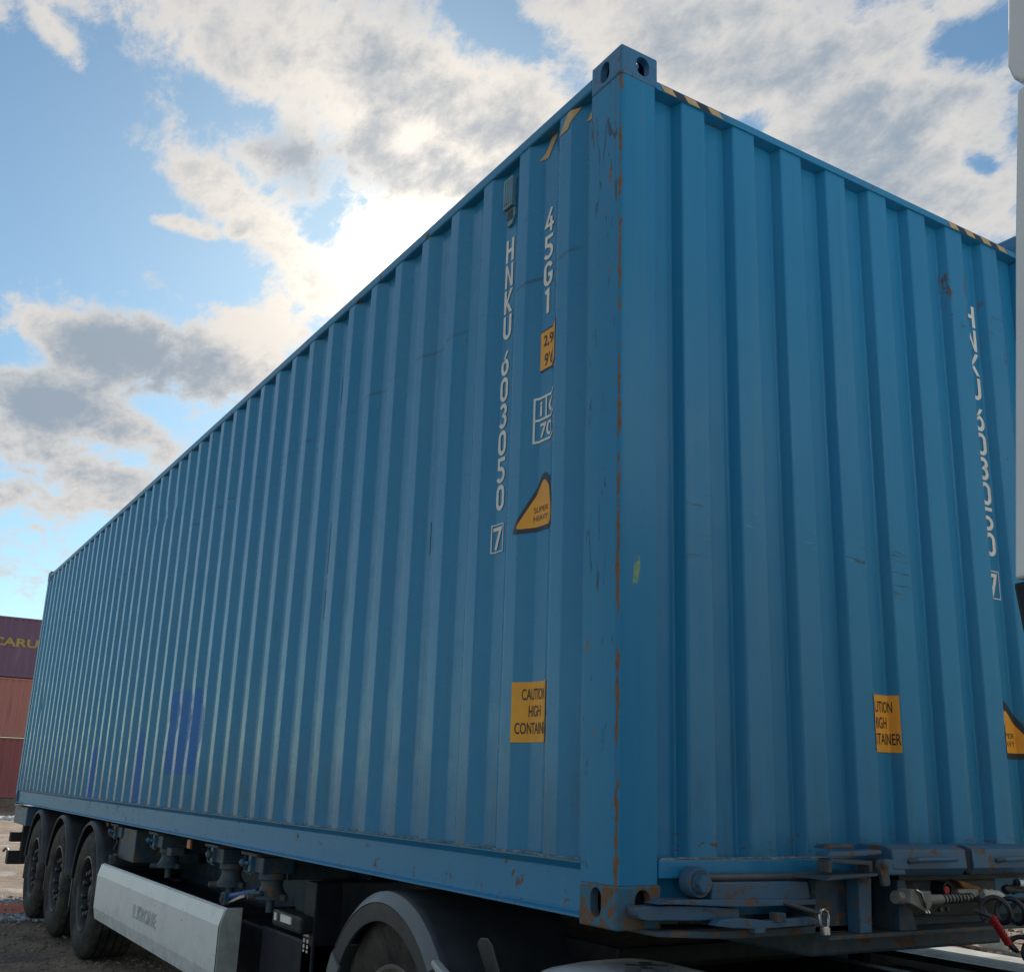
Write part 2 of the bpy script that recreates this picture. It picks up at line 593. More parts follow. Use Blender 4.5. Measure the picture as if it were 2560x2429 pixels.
def mat_post():
    """near corner post: rust along its rounded outer edge, scuffs on the side face, chalk mark"""
    M = Mat('corner_post_paint')
    base = paint_base(M)
    s = M.sep()
    x, y, z = s[0], s[1], s[2]
    wob = M.math('MULTIPLY', M.math('SUBTRACT', M.noise(1.0, 7, 0.72, 0.0, M.vec((60, 60, 16))), 0.5), 0.050)
    gate = M.math('MULTIPLY', M.math('SUBTRACT', M.noise(1.0, 4, 0.6, 0.0, M.vec((2, 2, 2.6), (3, 0, 0))), 0.52), 0.050)
    dist = M.math('ADD', M.math('ADD', M.math('ABSOLUTE', M.math('ADD', x, 0.010)), M.math('ABSOLUTE', M.math('SUBTRACT', y, 0.006))), M.math('SUBTRACT', wob, gate))
    edge = M.ramp(dist, 0.0035, 0.0075, 1, 0)
    rc = M.mix(M.noise(55, 6, 0.7), RUST, (0.36, 0.19, 0.10))
    # rubbed paint on the side face
    sc = M.noise(1.0, 8, 0.72, 0.8, M.vec((34, 34, 6.0), (2, 8, 1)))
    sidef = M.ramp(x, -0.02, -0.03)
    topz = M.ramp(z, 1.7, 2.5, 0.0, 0.05)
    scm = M.math('MULTIPLY', M.ramp(M.math('ADD', sc, topz), 0.615, 0.64), sidef)
    base = M.mix(M.math('MULTIPLY', scm, 0.8), base, (0.02, 0.045, 0.075))
    sr = M.noise(1.0, 6, 0.7, 0.5, M.vec((22, 22, 7.0), (6, 1, 3)))
    srm = M.math('MULTIPLY', M.ramp(M.math('ADD', sr, topz), 0.665, 0.68), sidef)
    base = M.mix(srm, base, rc)
    # few chips on the end face
    cf = M.math('MULTIPLY', M.ramp(M.noise(17, 5, 0.6, 0.3), 0.715, 0.73), M.ramp(y, 0.02, 0.03))
    base = M.mix(cf, base, rc)
    # yellow-green chalk smear
    sx = M.math('SUBTRACT', y, M.math('MULTIPLY_ADD', M.math('SUBTRACT', z, 1.02), 0.16, 0.072))
    mk = M.math('MULTIPLY', M.window(sx, -0.010, 0.010, 0.006), M.window(z, 0.99, 1.075, 0.012))
    mk = M.math('MULTIPLY', mk, M.ramp(M.noise(1.0, 5, 0.7, 0.2, M.vec((90, 90, 30))), 0.42, 0.6))
    base = M.mix(mk, base, (0.38, 0.46, 0.05))
    base = M.mix(edge, base, rc)
    M.set(Base_Color=base, Roughness=M.ramp(edge, 0, 1, 0.40, 0.85), Specular_IOR_Level=0.35)
    M.bump(M.math('ADD', M.math('MULTIPLY', M.noise(3.0, 5, 0.6), 0.8), M.math('MULTIPLY', edge, -0.12)), 0.25, 0.012)
    return M.m


def mat_plain(name, col, rough=0.6, metal=0.0, var=0.25, scale=8, bump=0.1, bdist=0.004, dirt=0, dirtcol=(0.12, 0.10, 0.08), spec=0.5):
    M = Mat(name)
    c2 = tuple(c * (1 - var) for c in col)
    c3 = tuple(min(1, c * (1 + var * 0.6)) for c in col)
    base = M.mix(M.ramp(M.noise(scale, 7, 0.65), 0.3, 0.7), c2, c3)
    if dirt:
        base = M.mix(M.ramp(M.noise(scale * 0.6, 8, 0.72, 0.3, M.vec((1, 1, 1), (4, 2, 8))), 0.45, 0.7, 0, dirt), base, dirtcol)
    M.set(Base_Color=base, Roughness=M.ramp(M.noise(scale * 2, 5, 0.6), 0.3, 0.7, max(0.05, rough - 0.08), min(1, rough + 0.08)), Metallic=metal, Specular_IOR_Level=spec)
    if bump:
        M.bump(M.noise(scale * 6, 5, 0.65), bump, bdist)
    return M.m


def mat_white_skirt():
    M = Mat('white_skirt_paint')
    base = M.mix(M.noise(2.5, 6, 0.6), (0.84, 0.83, 0.80), (0.90, 0.89, 0.86))
    chips = M.math('MULTIPLY', M.ramp(M.noise(26, 3, 0.5, 0.3), 0.735, 0.75), 1.0)
    base = M.mix(chips, base, (0.05, 0.04, 0.035))
    base = M.mix(M.ramp(M.noise(4, 8, 0.75), 0.48, 0.8, 0, 0.35), base, (0.36, 0.32, 0.27))
    s = M.sep()
    low = M.ramp(s[2], 0.0, 0.22, 0.35, 0.0)
    base = M.mix(M.math('MULTIPLY', low, M.ramp(M.noise(12, 7, 0.7), 0.35, 0.65)), base, (0.25, 0.21, 0.17))
    M.set(Base_Color=base, Roughness=0.42)
    M.bump(M.noise(3, 4, 0.5), 0.06, 0.02)
    return M.m


def mat_tyre(name, mud=0.45):
    M = Mat(name)
    base = M.mix(M.noise(9, 6, 0.65), (0.014, 0.014, 0.015), (0.03, 0.029, 0.028))
    base = M.mix(M.ramp(M.noise(5, 8, 0.7, 0.4), 0.35, 0.75, 0, mud), base, (0.17, 0.14, 0.11))
    M.set(Base_Color=base, Roughness=0.82, Specular_IOR_Level=0.3)
    M.bump(M.noise(60, 5, 0.7), 0.25, 0.003)
    return M.m


def mat_ground():
    M = Mat('yard_dirt')
    n1 = M.noise(0.35, 7, 0.6)
    n2 = M.noise(3.0, 9, 0.7)
    n3 = M.noise(26, 8, 0.75)
    base = M.mix(M.ramp(n1, 0.35, 0.65), (0.28, 0.195, 0.138), (0.38, 0.285, 0.205))
    base = M.mix(M.ramp(n2, 0.40, 0.7, 0, 0.75), base, (0.175, 0.118, 0.082))
    base = M.mix(M.ramp(n3, 0.5, 0.75, 0, 0.5), base, (0.34, 0.29, 0.235))
    wet = M.ramp(M.noise(0.8, 5, 0.6, 0.3, M.vec((1, 1, 1), (5, 8, 0))), 0.52, 0.62)
    base = M.mix(M.math('MULTIPLY', wet, 0.55), base, (0.055, 0.042, 0.034))
    M.set(Base_Color=base, Roughness=M.ramp(wet, 0, 1, 0.95, 0.6), Specular_IOR_Level=0.3)
    h = M.math('ADD', M.math('MULTIPLY', n2, 1.0), M.math('MULTIPLY', M.math('ADD', n3, M.noise(80, 5, 0.7)), 0.30))
    M.bump(h, 0.9, 0.05)
    return M.m


def mat_stone(name, c1, c2):
    M = Mat(name)
    oi = M.nd('ShaderNodeNewGeometry')
    base = M.mix(oi.outputs['Random Per Island'], c1, c2)
    M.set(Base_Color=base, Roughness=0.8)
    M.bump(M.noise(40, 5, 0.7), 0.4, 0.01)
    return M.m


def mat_far_container(name, c1, c2, dirt):
    M = Mat(name)
    base = M.mix(M.noise(0.6, 6, 0.6), c1, c2)
    st = M.noise(1.0, 6, 0.7, 0.2, M.vec((1, 3.0, 0.35)))
    base = M.mix(M.ramp(st, 0.52, 0.78, 0, 0.7), base, dirt)
    sp = M.noise(1.0, 7, 0.75, 0.3, M.vec((1, 9, 2.2), (4, 4, 4)))
    base = M.mix(M.ramp(sp, 0.64, 0.74, 0, 0.65), base, (0.05, 0.03, 0.026))
    M.set(Base_Color=base, Roughness=0.7)
    return M.m


PATCHBLUE = (0.001, 0.150, 0.50)
m_panel = mat_panel('container_side_paint', [
    (-5.17, -4.37, 0.39, 0.95, 0, PATCHBLUE),
    (-6.09, -5.80, 0.10, 0.69, 0, PATCHBLUE),
    (-7.80, -7.52, 0.10, 0.61, 0, PATCHBLUE)], scrape=(0.012, 2.235))
SCR = (0.16, 0.33, 0.43)
SCD = (0.022, 0.085, 0.14)
RSM = (0.13, 0.06, 0.035)
m_end = mat_panel('container_end_paint', (), (0.34, 0.46), 0.4, None, [
    (1.752, 1.785, 2.40, 2.56, 1, (60, 60, 9), 0.56, RSM), (1.870, 1.905, 2.36, 2.58, 1, (60, 60, 8), 0.54, RSM),
    (1.760, 1.895, 2.32, 2.56, 1, (8, 10, 60), 0.60, SCD), (2.010, 2.045, 2.28, 2.50, 1, (60, 60, 8), 0.55, RSM), (2.115, 2.150, 2.22, 2.48, 1, (60, 60, 8), 0.54, RSM),
    (2.03, 2.14, 2.2, 2.44, 1, (8, 10, 60), 0.60, SCD),
    (0.285, 0.39, 1.10, 1.34, 1, (3, 5, 70), 0.60, SCD), (0.535, 0.635, 1.16, 1.30, 1, (3, 5, 70), 0.60, SCR), (0.785, 0.885, 1.18, 1.31, 1, (3, 5, 70), 0.59, SCR),
    (1.03, 1.135, 1.15, 1.29, 1, (3, 5, 70), 0.59, SCD), (1.28, 1.385, 1.10, 1.28, 1, (3, 5, 70), 0.58, SCD),
    (0.168, 0.200, 1.90, 2.16, 1, (80, 80, 12), 0.57, SCD), (0.2, 2.2, 0.19, 0.26, 1, (14, 14, 40), 0.60, RSM)])
m_post = mat_post()
m_rail = mat_paint('container_rail_paint', rust=0.12, scale=14)
m_cast_top = mat_paint('top_casting_paint', (0.030, 0.16, 0.31), (0.05, 0.20, 0.36), rust=0.20, scale=26, streak=False)
m_cast_rust = mat_paint('rusty_casting', (0.028, 0.13, 0.21), (0.05, 0.16, 0.24), rust=0.50, rough=0.6, scale=17, streak=False)
m_weld = mat_plain('weld_seam', (0.25, 0.26, 0.24), 0.8, 0, 0.5, 40, 0.5, 0.004, 0.5, RUST)
m_dark = mat_plain('dark_gap', (0.01, 0.013, 0.016), 0.8)
m_letter = mat_plain('cream_lettering', (0.88, 0.84, 0.75), 0.5, 0, 0.10, 20, 0)
m_orange = mat_plain('orange_sticker', (0.98, 0.42, 0.03), 0.45, 0, 0.08, 14, 0, dirt=0.12, dirtcol=(0.25, 0.12, 0.03))
m_yellow = mat_plain('hazard_yellow', (0.66, 0.41, 0.18), 0.5, 0, 0.15, 14, 0, dirt=0.25)
m_hblack = mat_plain('hazard_black', (0.035, 0.04, 0.06), 0.5, 0, 0.2, 14, 0)
m_black = mat_plain('black_print', (0.022, 0.020, 0.020), 0.5, 0, 0.1, 14, 0)
m_grey_out = mat_plain('sticker_border', (0.035, 0.045, 0.055), 0.5, 0, 0.1, 14, 0)
m_vent = mat_plain('vent_plastic', (0.19, 0.33, 0.40), 0.55, 0, 0.2, 14, 0.05)
m_chassis = mat_paint('chassis_blue', (0.018, 0.055, 0.095), (0.025, 0.075, 0.125), rust=0.22, rough=0.5, scale=7, dirt=0.75)
m_chassis_lt = mat_paint('chassis_blue_worn', (0.030, 0.125, 0.235), (0.04, 0.15, 0.27), rust=0.24, rough=0.45, scale=19, dirt=0.6, streak=False)
m_chassis_rust = mat_paint('chassis_rusty', (0.022, 0.065, 0.10), (0.03, 0.08, 0.12), rust=0.34, rough=0.6, scale=17, dirt=0.9, streak=False)
m_navy = mat_plain('navy_paint', (0.007, 0.011, 0.022), 0.55, 0, 0.25, 6, 0.05, dirt=0.2, dirtcol=(0.04, 0.036, 0.03), spec=0.3)
m_blackmetal = mat_plain('black_frame', (0.012, 0.012, 0.014), 0.6, 0, 0.3, 7, 0.15, 0.003, 0.45, (0.05, 0.042, 0.035))
m_plastic = mat_plain('black_mudguard', (0.042, 0.045, 0.052), 0.5, 0, 0.25, 6, 0.1, 0.002, 0.35, (0.10, 0.09, 0.08))
m_grey_plastic = mat_plain('grey_mudguard', (0.046, 0.051, 0.060), 0.48, 0, 0.2, 5, 0.08, 0.002, 0.35, (0.14, 0.135, 0.125))
m_grey_lip = mat_plain('mudguard_lip', (0.155, 0.165, 0.175), 0.45, 0, 0.15, 5, 0.08, 0.002, 0.3, (0.2, 0.19, 0.17))
m_tyre = mat_tyre('trailer_tyre', 0.62)
m_tyre2 = mat_tyre('tractor_tyre', 0.5)
m_rim = mat_plain('dark_rim', (0.035, 0.036, 0.04), 0.55, 0.2, 0.3, 9, 0.1, 0.003, 0.5, (0.12, 0.10, 0.085))
m_rimlip = mat_plain('rim_lip', (0.10, 0.10, 0.10), 0.45, 0.3, 0.3, 9, 0.1, 0.003, 0.5)
m_alu = mat_plain('rim_bright', (0.52, 0.50, 0.46), 0.35, 0.6, 0.2, 9, 0.05, 0.002, 0.4)
m_nut = mat_plain('nut_cap', (0.035, 0.036, 0.042), 0.4, 0.3, 0.2, 20, 0)
m_skirt = mat_white_skirt()
m_emboss_shade = mat_plain('emboss_shade_grey', (0.58, 0.58, 0.56), 0.4, 0, 0.05, 9, 0)  # white letters painted grey; the tone stands in for shading on the embossing
m_skirt_end = mat_plain('skirt_end', (0.46, 0.44, 0.40), 0.6, 0, 0.2, 9, 0.15, 0.003, 0.5, (0.22, 0.18, 0.14))
m_white = mat_plain('cab_white', (0.82, 0.82, 0.81), 0.3, 0, 0.05, 2, 0.02, 0.01, 0.10, (0.4, 0.38, 0.36))
m_fairing = mat_plain('fairing_white', (0.50, 0.51, 0.51), 0.38, 0, 0.08, 4, 0.03, 0.004, 0.4, (0.26, 0.24, 0.21))
m_dusty = mat_plain('dusty_white', (0.50, 0.49, 0.45), 0.6, 0, 0.15, 10, 0.1, 0.003, 0.8, (0.27, 0.24, 0.19))
m_chrome = mat_plain('worn_steel', (0.62, 0.62, 0.60), 0.28, 0.95, 0.15, 20, 0.1, 0.002, 0.2)
m_steel = mat_plain('grey_rod', (0.10, 0.105, 0.115), 0.5, 0.3, 0.3, 12, 0.1, 0.002, 0.5)
m_reflector = mat_plain('orange_reflector', (0.62, 0.20, 0.07), 0.25, 0, 0.15, 60, 0.2)
m_hose = mat_plain('hose_black', (0.030, 0.032, 0.036), 0.42, 0, 0.2, 20, 0.05, 0.002, 0.3)
m_hosegrey = mat_plain('plug_grey', (0.30, 0.28, 0.245), 0.6, 0, 0.2, 20, 0.1, 0.002, 0.4)
m_red = mat_plain('red_sleeve', (0.48, 0.03, 0.03), 0.45, 0, 0.2, 20, 0.05)
m_whiteplug = mat_plain('white_plug', (0.58, 0.56, 0.50), 0.55, 0, 0.15, 20, 0.05, 0.002, 0.35)
m_copper = mat_plain('rusty_orange', (0.42, 0.19, 0.06), 0.6, 0, 0.35, 20, 0.1, 0.002)
m_bluehandle = mat_plain('blue_handle', (0.012, 0.06, 0.28), 0.45)
m_glassy = mat_plain('dark_glass', (0.012, 0.014, 0.016), 0.08, 0, 0.1, 4, 0)
m_ground = mat_ground()
m_gravel = mat_stone('pale_gravel', (0.22, 0.22, 0.24), (0.52, 0.52, 0.54))
m_clods = mat_stone('dirt_clods', (0.15, 0.105, 0.075), (0.34, 0.25, 0.18))
m_rubble = mat_stone('white_rubble', (0.45, 0.43, 0.40), (0.75, 0.73, 0.70))
m_wood = mat_plain('grey_wood', (0.26, 0.17, 0.115), 0.8, 0, 0.35, 8, 0.3, 0.004, 0.4)
m_bucket = mat_plain('cream_bucket', (0.66, 0.60, 0.50), 0.5, 0, 0.12, 8, 0.05, 0.002, 0.35, (0.3, 0.24, 0.17))
m_purple = mat_far_container('far_purple', (0.24, 0.125, 0.19), (0.28, 0.15, 0.22), (0.36, 0.25, 0.29))
m_redc = mat_far_container('far_orange_red', (0.58, 0.215, 0.165), (0.64, 0.25, 0.195), (0.40, 0.15, 0.12))
m_dred = mat_far_container('far_dark_red', (0.38, 0.105, 0.10), (0.43, 0.13, 0.12), (0.24, 0.08, 0.08))
m_cary = mat_plain('far_yellow', (0.62, 0.42, 0.09), 0.6, 0, 0.15, 3, 0)

# ------------------------------------------------------------------ ground
def grow(a, b, step, lim, k=1.35):
    xs = [a + i * step for i in range(int(round((b - a) / step)) + 1)]
    lo, hi, s = a, b, step
    left, right = [], []
    while hi < lim:
        s *= k
        lo -= s
        hi += s
        left.append(lo)
        right.append(hi)
    return left[::-1] + xs + right


def gh(x, y):
    """yard relief in metres, flat under the wheels"""
    p = Vector((x, y, 0))
    h = 0.020 * noise.noise(p * 0.8) + 0.014 * noise.noise(p * 2.7) + 0.010 * noise.noise(p * 7.0)
    h += 0.10 * noise.noise(p * 0.11) * min(1, max(0, (math.hypot(x + 5, y - 1) - 9) / 10))
    return h - 0.008


gx = grow(-15.5, -5.0, 0.07, 700)
gy = grow(-2.6, 3.4, 0.07, 700)
bmv, bmf = [], []
for x in gx:
    for y in gy:
        bmv.append((x, y, gh(x, y) - Z0))
ny = len(gy)
for i in range(len(gx) - 1):
    for j in range(ny - 1):
        bmf.append((i * ny + j, (i + 1) * ny + j, (i + 1) * ny + j + 1, i * ny + j + 1))
g = MB().add(bmv, bmf).build('ground', m_ground, smooth='all')
tag(g, 'brown dirt yard with wheel ruts', kind='structure')

# puddle lying behind the rear wheels, mirroring the red stack
pv = []
for k in range(40):
    a = 2 * math.pi * k / 40
    rr = 1 + 0.18 * noise.noise(Vector((math.cos(a) * 1.5, math.sin(a) * 1.5, 2)))
    pv.append((-10.95 + 0.52 * rr * math.cos(a), -0.55 + 1.25 * rr * math.sin(a), -Z0 + 0.012))
M = Mat('puddle_water')
M.set(Base_Color=(0.03, 0.022, 0.018), Roughness=0.04, Specular_IOR_Level=0.6)
M.bump(M.noise(6, 3, 0.5), 0.04, 0.01)
pud = MB().add(pv, [tuple(range(40))]).build('puddle', M.m)
tag(pud, 'shallow puddle reflecting the red containers', kind='structure')


def stones(name, mat, n, fn, label, cat=None):
    ico = bmesh.new()
    bmesh.ops.create_icosphere(ico, subdivisions=1, radius=1)
    iv = [v.co.copy() for v in ico.verts]
    idx = [[v.index for v in f.verts] for f in ico.faces]
    ico.free()
    mb = MB()
    for i in range(n):
        x, y, s = fn()
        e = Euler((random.random() * 6, random.random() * 6, random.random() * 6)).to_matrix()
        sc = Vector((s * random.uniform(0.7, 1.3), s * random.uniform(0.7, 1.3), s * random.uniform(0.4, 0.8)))
        z = gh(x, y) - Z0 + s * 0.25
        j = [1 + 0.25 * (random.random() - 0.5) for _ in iv]
        b = len(mb.v)
        for k, p in enumerate(iv):
            q = e @ (p * j[k])
            mb.v.append(Vector((x + q.x * sc.x, y + q.y * sc.y, z + q.z * sc.z)))
        mb.f += [tuple(b + t for t in f) for f in idx]
    me = bpy.data.meshes.new(name)
    me.from_pydata([p + Vector((0, 0, Z0)) for p in mb.v], [], mb.f)
    ob = mkobj(name, me, mat, None, Vector((0, 0, 0)))
    return tag(ob, label, cat, kind='stuff')


def f_gravel():
    while True:
        x, y = random.uniform(-12.6, -9.3), random.uniform(-2.4, 1.6)
        q = math.hypot((x + 10.95) / 0.60, (y + 0.55) / 1.35)
        if q > 1.0 and random.random() < math.exp(-((q - 1.25) / 0.45) ** 2):
            return x, y, random.choice((0.012, 0.016, 0.020, 0.028))


stones('gravel', m_gravel, 5200, f_gravel, 'pale wet gravel around the puddle behind the rear wheels', 'gravel')


def f_clod():
    x, y = random.uniform(-11.5, -4.5), random.uniform(-2.4, 1.0)
    return x, y, abs(random.gauss(0.006, 0.007)) + 0.004


stones('dirt_clods', m_clods, 4200, f_clod, 'brown dirt clods and small stones beside the wheels', 'dirt')


def f_rubble():
    x = random.gauss(-36.5, 0.5)
    return x, random.uniform(-8, 6), abs(random.gauss(0.05, 0.05)) + 0.03


stones('rubble_ridge', m_rubble, 1500, f_rubble, 'low pale ridge of crushed stone crossing the yard', 'rubble')


def f_rubble2():
    return random.uniform(-9, -3), random.uniform(7.5, 13), abs(random.gauss(0.015, 0.014)) + 0.01


stones('yard_pebbles', m_clods, 2500, f_rubble2, 'loose pebbles on the dirt by the bucket', 'pebbles')

#PART2
# ------------------------------------------------------------------ profiles, draped print
def rounded(pts, r, k=3):
    out = [pts[0]]
    for i in range(1, len(pts) - 1):
        a, p, b = Vector(pts[i - 1]), Vector(pts[i]), Vector(pts[i + 1])
        d1, d2 = (a - p).normalized(), (b - p).normalized()
        th = math.pi - d1.angle(d2)
        if th < 1e-3:
            out.append(tuple(p))
            continue
        t = min(r * math.tan(th / 2), 0.45 * (a - p).length, 0.45 * (b - p).length)
        p1, p2 = p + d1 * t, p + d2 * t
        for j in range(k):
            u = j / (k - 1)
            q = p1.lerp(p, u).lerp(p.lerp(p2, u), u)
            out.append((q.x, q.y))
    out.append(pts[-1])
    return out


def interp(prof, s):
    lo, hi = 0, len(prof) - 1
    if s <= prof[0][0]:
        return prof[0][1]
    if s >= prof[-1][0]:
        return prof[-1][1]
    while hi - lo > 1:
        m = (lo + hi) // 2
        if prof[m][0] <= s:
            lo = m
        else:
            hi = m
    (a, da), (b, db) = prof[lo], prof[hi]
    return da + (db - da) * (s - a) / max(1e-9, b - a)


SIDE_OUT, SIDE_IN, PITCH = 0.010, 0.046, 0.2845
pts = [(-0.174, SIDE_IN)]
for k in range(42):
    c = -0.352 - PITCH * k
    pts += [(c + 0.036 + 0.068, SIDE_IN), (c + 0.036, SIDE_OUT), (c - 0.036, SIDE_OUT), (c - 0.036 - 0.068, SIDE_IN)]
pts = [p for p in pts if p[0] > -12.045]
pts.append((-12.06, SIDE_OUT))
SIDE = rounded(pts, 0.020, 4)[::-1]          # ascending x
END_OUT, END_IN = -0.012, -0.0576
pts = [(0.150, END_IN)]
for k in range(8):
    a = 0.283 + 0.2485 * k
    pts += [(a - 0.018, END_IN), (a, END_OUT), (a + 0.11, END_OUT), (a + 0.128, END_IN)]
pts.append((2.288, END_IN))
END = rounded(pts, 0.010)


def strip_text(body, w, h, bold=0.0, ext=0.0):
    cu = bpy.data.curves.new('txt', 'FONT')
    cu.body = body
    cu.size = 1
    cu.offset = bold
    cu.extrude = ext
    cu.resolution_u = 4
    ob = bpy.data.objects.new('txt', cu)
    COL.objects.link(ob)
    bpy.context.view_layer.update()
    me = bpy.data.meshes.new_from_object(ob.evaluated_get(bpy.context.evaluated_depsgraph_get()))
    bpy.data.objects.remove(ob)
    bpy.data.curves.remove(cu)
    xs = [v.co.x for v in me.vertices]
    ys = [v.co.y for v in me.vertices]
    x0, x1, y0, y1 = min(xs), max(xs), min(ys), max(ys)
    vs = [((v.co.x - x0) / (x1 - x0) * w, (v.co.y - y0) / (y1 - y0) * h, v.co.z) for v in me.vertices]
    fs = [tuple(p.vertices) for p in me.polygons]
    bpy.data.meshes.remove(me)
    return vs, fs


def ribbon(path, w, closed=False):
    """mitred flat stroke of width w along a polyline"""
    p = [Vector((a, b)) for a, b in path]
    n = len(p)
    L_, R_ = [], []
    for i in range(n):
        if closed:
            d1, d2 = (p[i] - p[i - 1]).normalized(), (p[(i + 1) % n] - p[i]).normalized()
        else:
            d1 = (p[i] - p[i - 1]).normalized() if i else (p[1] - p[0]).normalized()
            d2 = (p[i + 1] - p[i]).normalized() if i < n - 1 else d1
        nn = Vector((-d1.y, d1.x)) + Vector((-d2.y, d2.x))
        nn = nn.normalized() if nn.length > 1e-6 else Vector((-d1.y, d1.x))
        k = 1 / max(0.5, nn.dot(Vector((-d1.y, d1.x))))
        L_.append(p[i] + nn * w / 2 * k)
        R_.append(p[i] - nn * w / 2 * k)
    vs = [tuple(q) for q in L_] + [tuple(q) for q in R_]
    fs = [(i, (i + 1) % n, n + (i + 1) % n, n + i) for i in range(n if closed else n - 1)]
    return vs, fs


def arc(cx, cy, rx, ry, a0, a1, n=8):
    return [(cx + rx * math.cos(R(a0 + (a1 - a0) * i / n)), cy + ry * math.sin(R(a0 + (a1 - a0) * i / n))) for i in range(n + 1)]


def glyph(ch, w=0.56, s=0.165):
    """narrow container lettering, unit height"""
    h = s / 2
    x0, x1, y0, y1 = h, w - h, h, 1 - h
    rx = (x1 - x0) / 2
    cx = w / 2
    ry = 0.22
    O = []
    if ch == 'H':
        O += [ribbon([(x0, 0), (x0, 1)], s), ribbon([(x1, 0), (x1, 1)], s), ribbon([(s, 0.5), (w - s, 0.5)], s)]
    elif ch == 'N':
        O += [ribbon([(x0, 0), (x0, 1)], s * 0.9), ribbon([(x1, 0), (x1, 1)], s * 0.9)]
        e = s * 0.95
        O.append(([(e, 1), (e, 0.70), (w - e, 0), (w - e, 0.30)], [(0, 1, 2, 3)]))
    elif ch == 'K':
        O += [ribbon([(x0, 0), (x0, 1)], s)]
        O.append(([(s, 0.33), (s, 0.56), (w - s, 1), (w, 1), (w, 0.94)], [(0, 1, 2, 3, 4)]))
        O.append(([(s + 0.085, 0.425), (s + 0.19, 0.565), (w, 0.03), (w, 0), (w - s, 0)], [(0, 1, 2, 3, 4)]))
        O[-1] = ([(s + 0.02, 0.34), (s + 0.135, 0.445), (w + 0.02, 0), (w - s, 0)], [(0, 1, 2, 3)])
    elif ch == 'U':
        O += [ribbon([(x0, 1), (x0, ry + y0)] + arc(cx, y0 + ry, rx, ry, 180, 360, 10)[1:] + [(x1, 1)], s)]
    elif ch == '0':
        O += [ribbon(arc(cx, y1 - ry, rx, ry, 0, 180, 10) + arc(cx, y0 + ry, rx, ry, 180, 360, 10), s, True)]
    elif ch == '6':
        O += [ribbon([(x1 - 0.03, 0.98), (x0 + 0.06, 0.60)], s)]
        O += [ribbon(arc(cx, 0.34, rx, 0.27, 0, 360, 18)[:-1], s, True)]
        O[0] = ([(w - 0.22, 1.0), (w - 0.04, 1.0), (x0 + 0.17, 0.645), (x0 + 0.02, 0.56)], [(0, 1, 2, 3)])
    elif ch == '3':
        O += [ribbon(arc(cx - 0.02, 0.735, rx, 0.19, 150, -60, 10) + arc(cx - 0.02, 0.30, rx, 0.225, 75, -155, 12), s)]
    elif ch == '5':
        O += [ribbon([(w, y1), (x0 + 0.02, y1), (x0 + 0.02, 0.56)], s * 0.95)]
        O += [ribbon([(x0 + 0.095, 0.56)] + arc(cx - 0.04, 0.31, rx + 0.04, 0.24, 80, -150, 12), s * 0.95)]
        O[0] = ribbon([(w - 0.02, y1), (x0 + 0.02, y1), (x0 + 0.02, 0.50)], s * 0.95)
    elif ch == '7':
        O += [ribbon([(0, y1), (x1 - 0.02, y1), (x0 + 0.08, 0)], s)]
    elif ch == '4':
        O += [ribbon([(w - 0.14, 1.0), (0.06, 0.30), (w, 0.30)], s * 0.85), ([(w - 0.24, 0), (w - 0.10, 0), (w - 0.10, 0.232), (w - 0.24, 0.232)], [(0, 1, 2, 3)]),
              ([(w - 0.24, 0.367), (w - 0.10, 0.367), (w - 0.10, 0.62), (w - 0.24, 0.62)], [(0, 1, 2, 3)])]
    elif ch == 'G':
        O += [ribbon(arc(cx, y1 - ry, rx, ry, 15, 180, 9) + arc(cx, y0 + ry, rx, ry, 180, 360, 9) + [(x1, 0.46), (cx, 0.46)], s)]
    elif ch == '1':
        O += [ribbon([(cx - 0.16, 0.86), (cx + 0.03, y1), (cx + 0.03, 0)], s)]
    return O


def arclen(prof):
    out = [0.0]
    for i in range(1, len(prof)):
        out.append(out[-1] + math.hypot(prof[i][0] - prof[i - 1][0], prof[i][1] - prof[i - 1][1]))
    return out


def drape(polys, face, off=0.0022, start=None, cut=None):
    """polys: list of (verts2d, faces) in panel coordinates (s, z); returns an MB lying on the corrugation.
    With start given, s is measured along the bent sheet from panel coordinate start; cut = (lo, hi) trims s."""
    prof = SIDE if face == 'side' else END
    al = arclen(prof)
    if start is not None:
        base = interp([(p[0], a) for p, a in zip(prof, al)], start)
        creases = [a - base for a in al]
        smap = lambda t: interp([(a - base, p[0]) for p, a in zip(prof, al) if abs(a - base) < 0.6], t)
    else:
        creases = [p[0] for p in prof]
        smap = lambda t: t
    mb = MB()
    for vs, fs in polys:
        bm = bmesh.new()
        bv = [bm.verts.new((v[0], 0, v[1])) for v in vs]
        for f in fs:
            try:
                bm.faces.new([bv[i] for i in f])
            except ValueError:
                pass
        s0, s1 = min(v[0] for v in vs), max(v[0] for v in vs)
        if cut:
            for c, sg in ((cut[0], -1), (cut[1], 1)):
                bmesh.ops.bisect_plane(bm, geom=bm.verts[:] + bm.edges[:] + bm.faces[:], plane_co=(c, 0, 0), plane_no=(sg, 0, 0), dist=1e-6, clear_outer=True)
        for c in creases:
            if s0 < c < s1:
                bmesh.ops.bisect_plane(bm, geom=bm.verts[:] + bm.edges[:] + bm.faces[:], plane_co=(c, 0, 0), plane_no=(1, 0, 0), dist=1e-6)
        bm.verts.index_update()
        out = []
        for v in bm.verts:
            s = smap(v.co.x)
            e = 0.002
            dn = (interp(prof, s + e) - interp(prof, s - e)) / (2 * e)
            k = off / math.hypot(1, dn)
            dd = interp(prof, s)
            if face == 'side':
                out.append((s + dn * k, dd - k, v.co.z))
            else:
                out.append((dd + k, s - dn * k, v.co.z))
        mb.add(out, [[v.index for v in f.verts] for f in bm.faces])
        bm.free()
    return mb


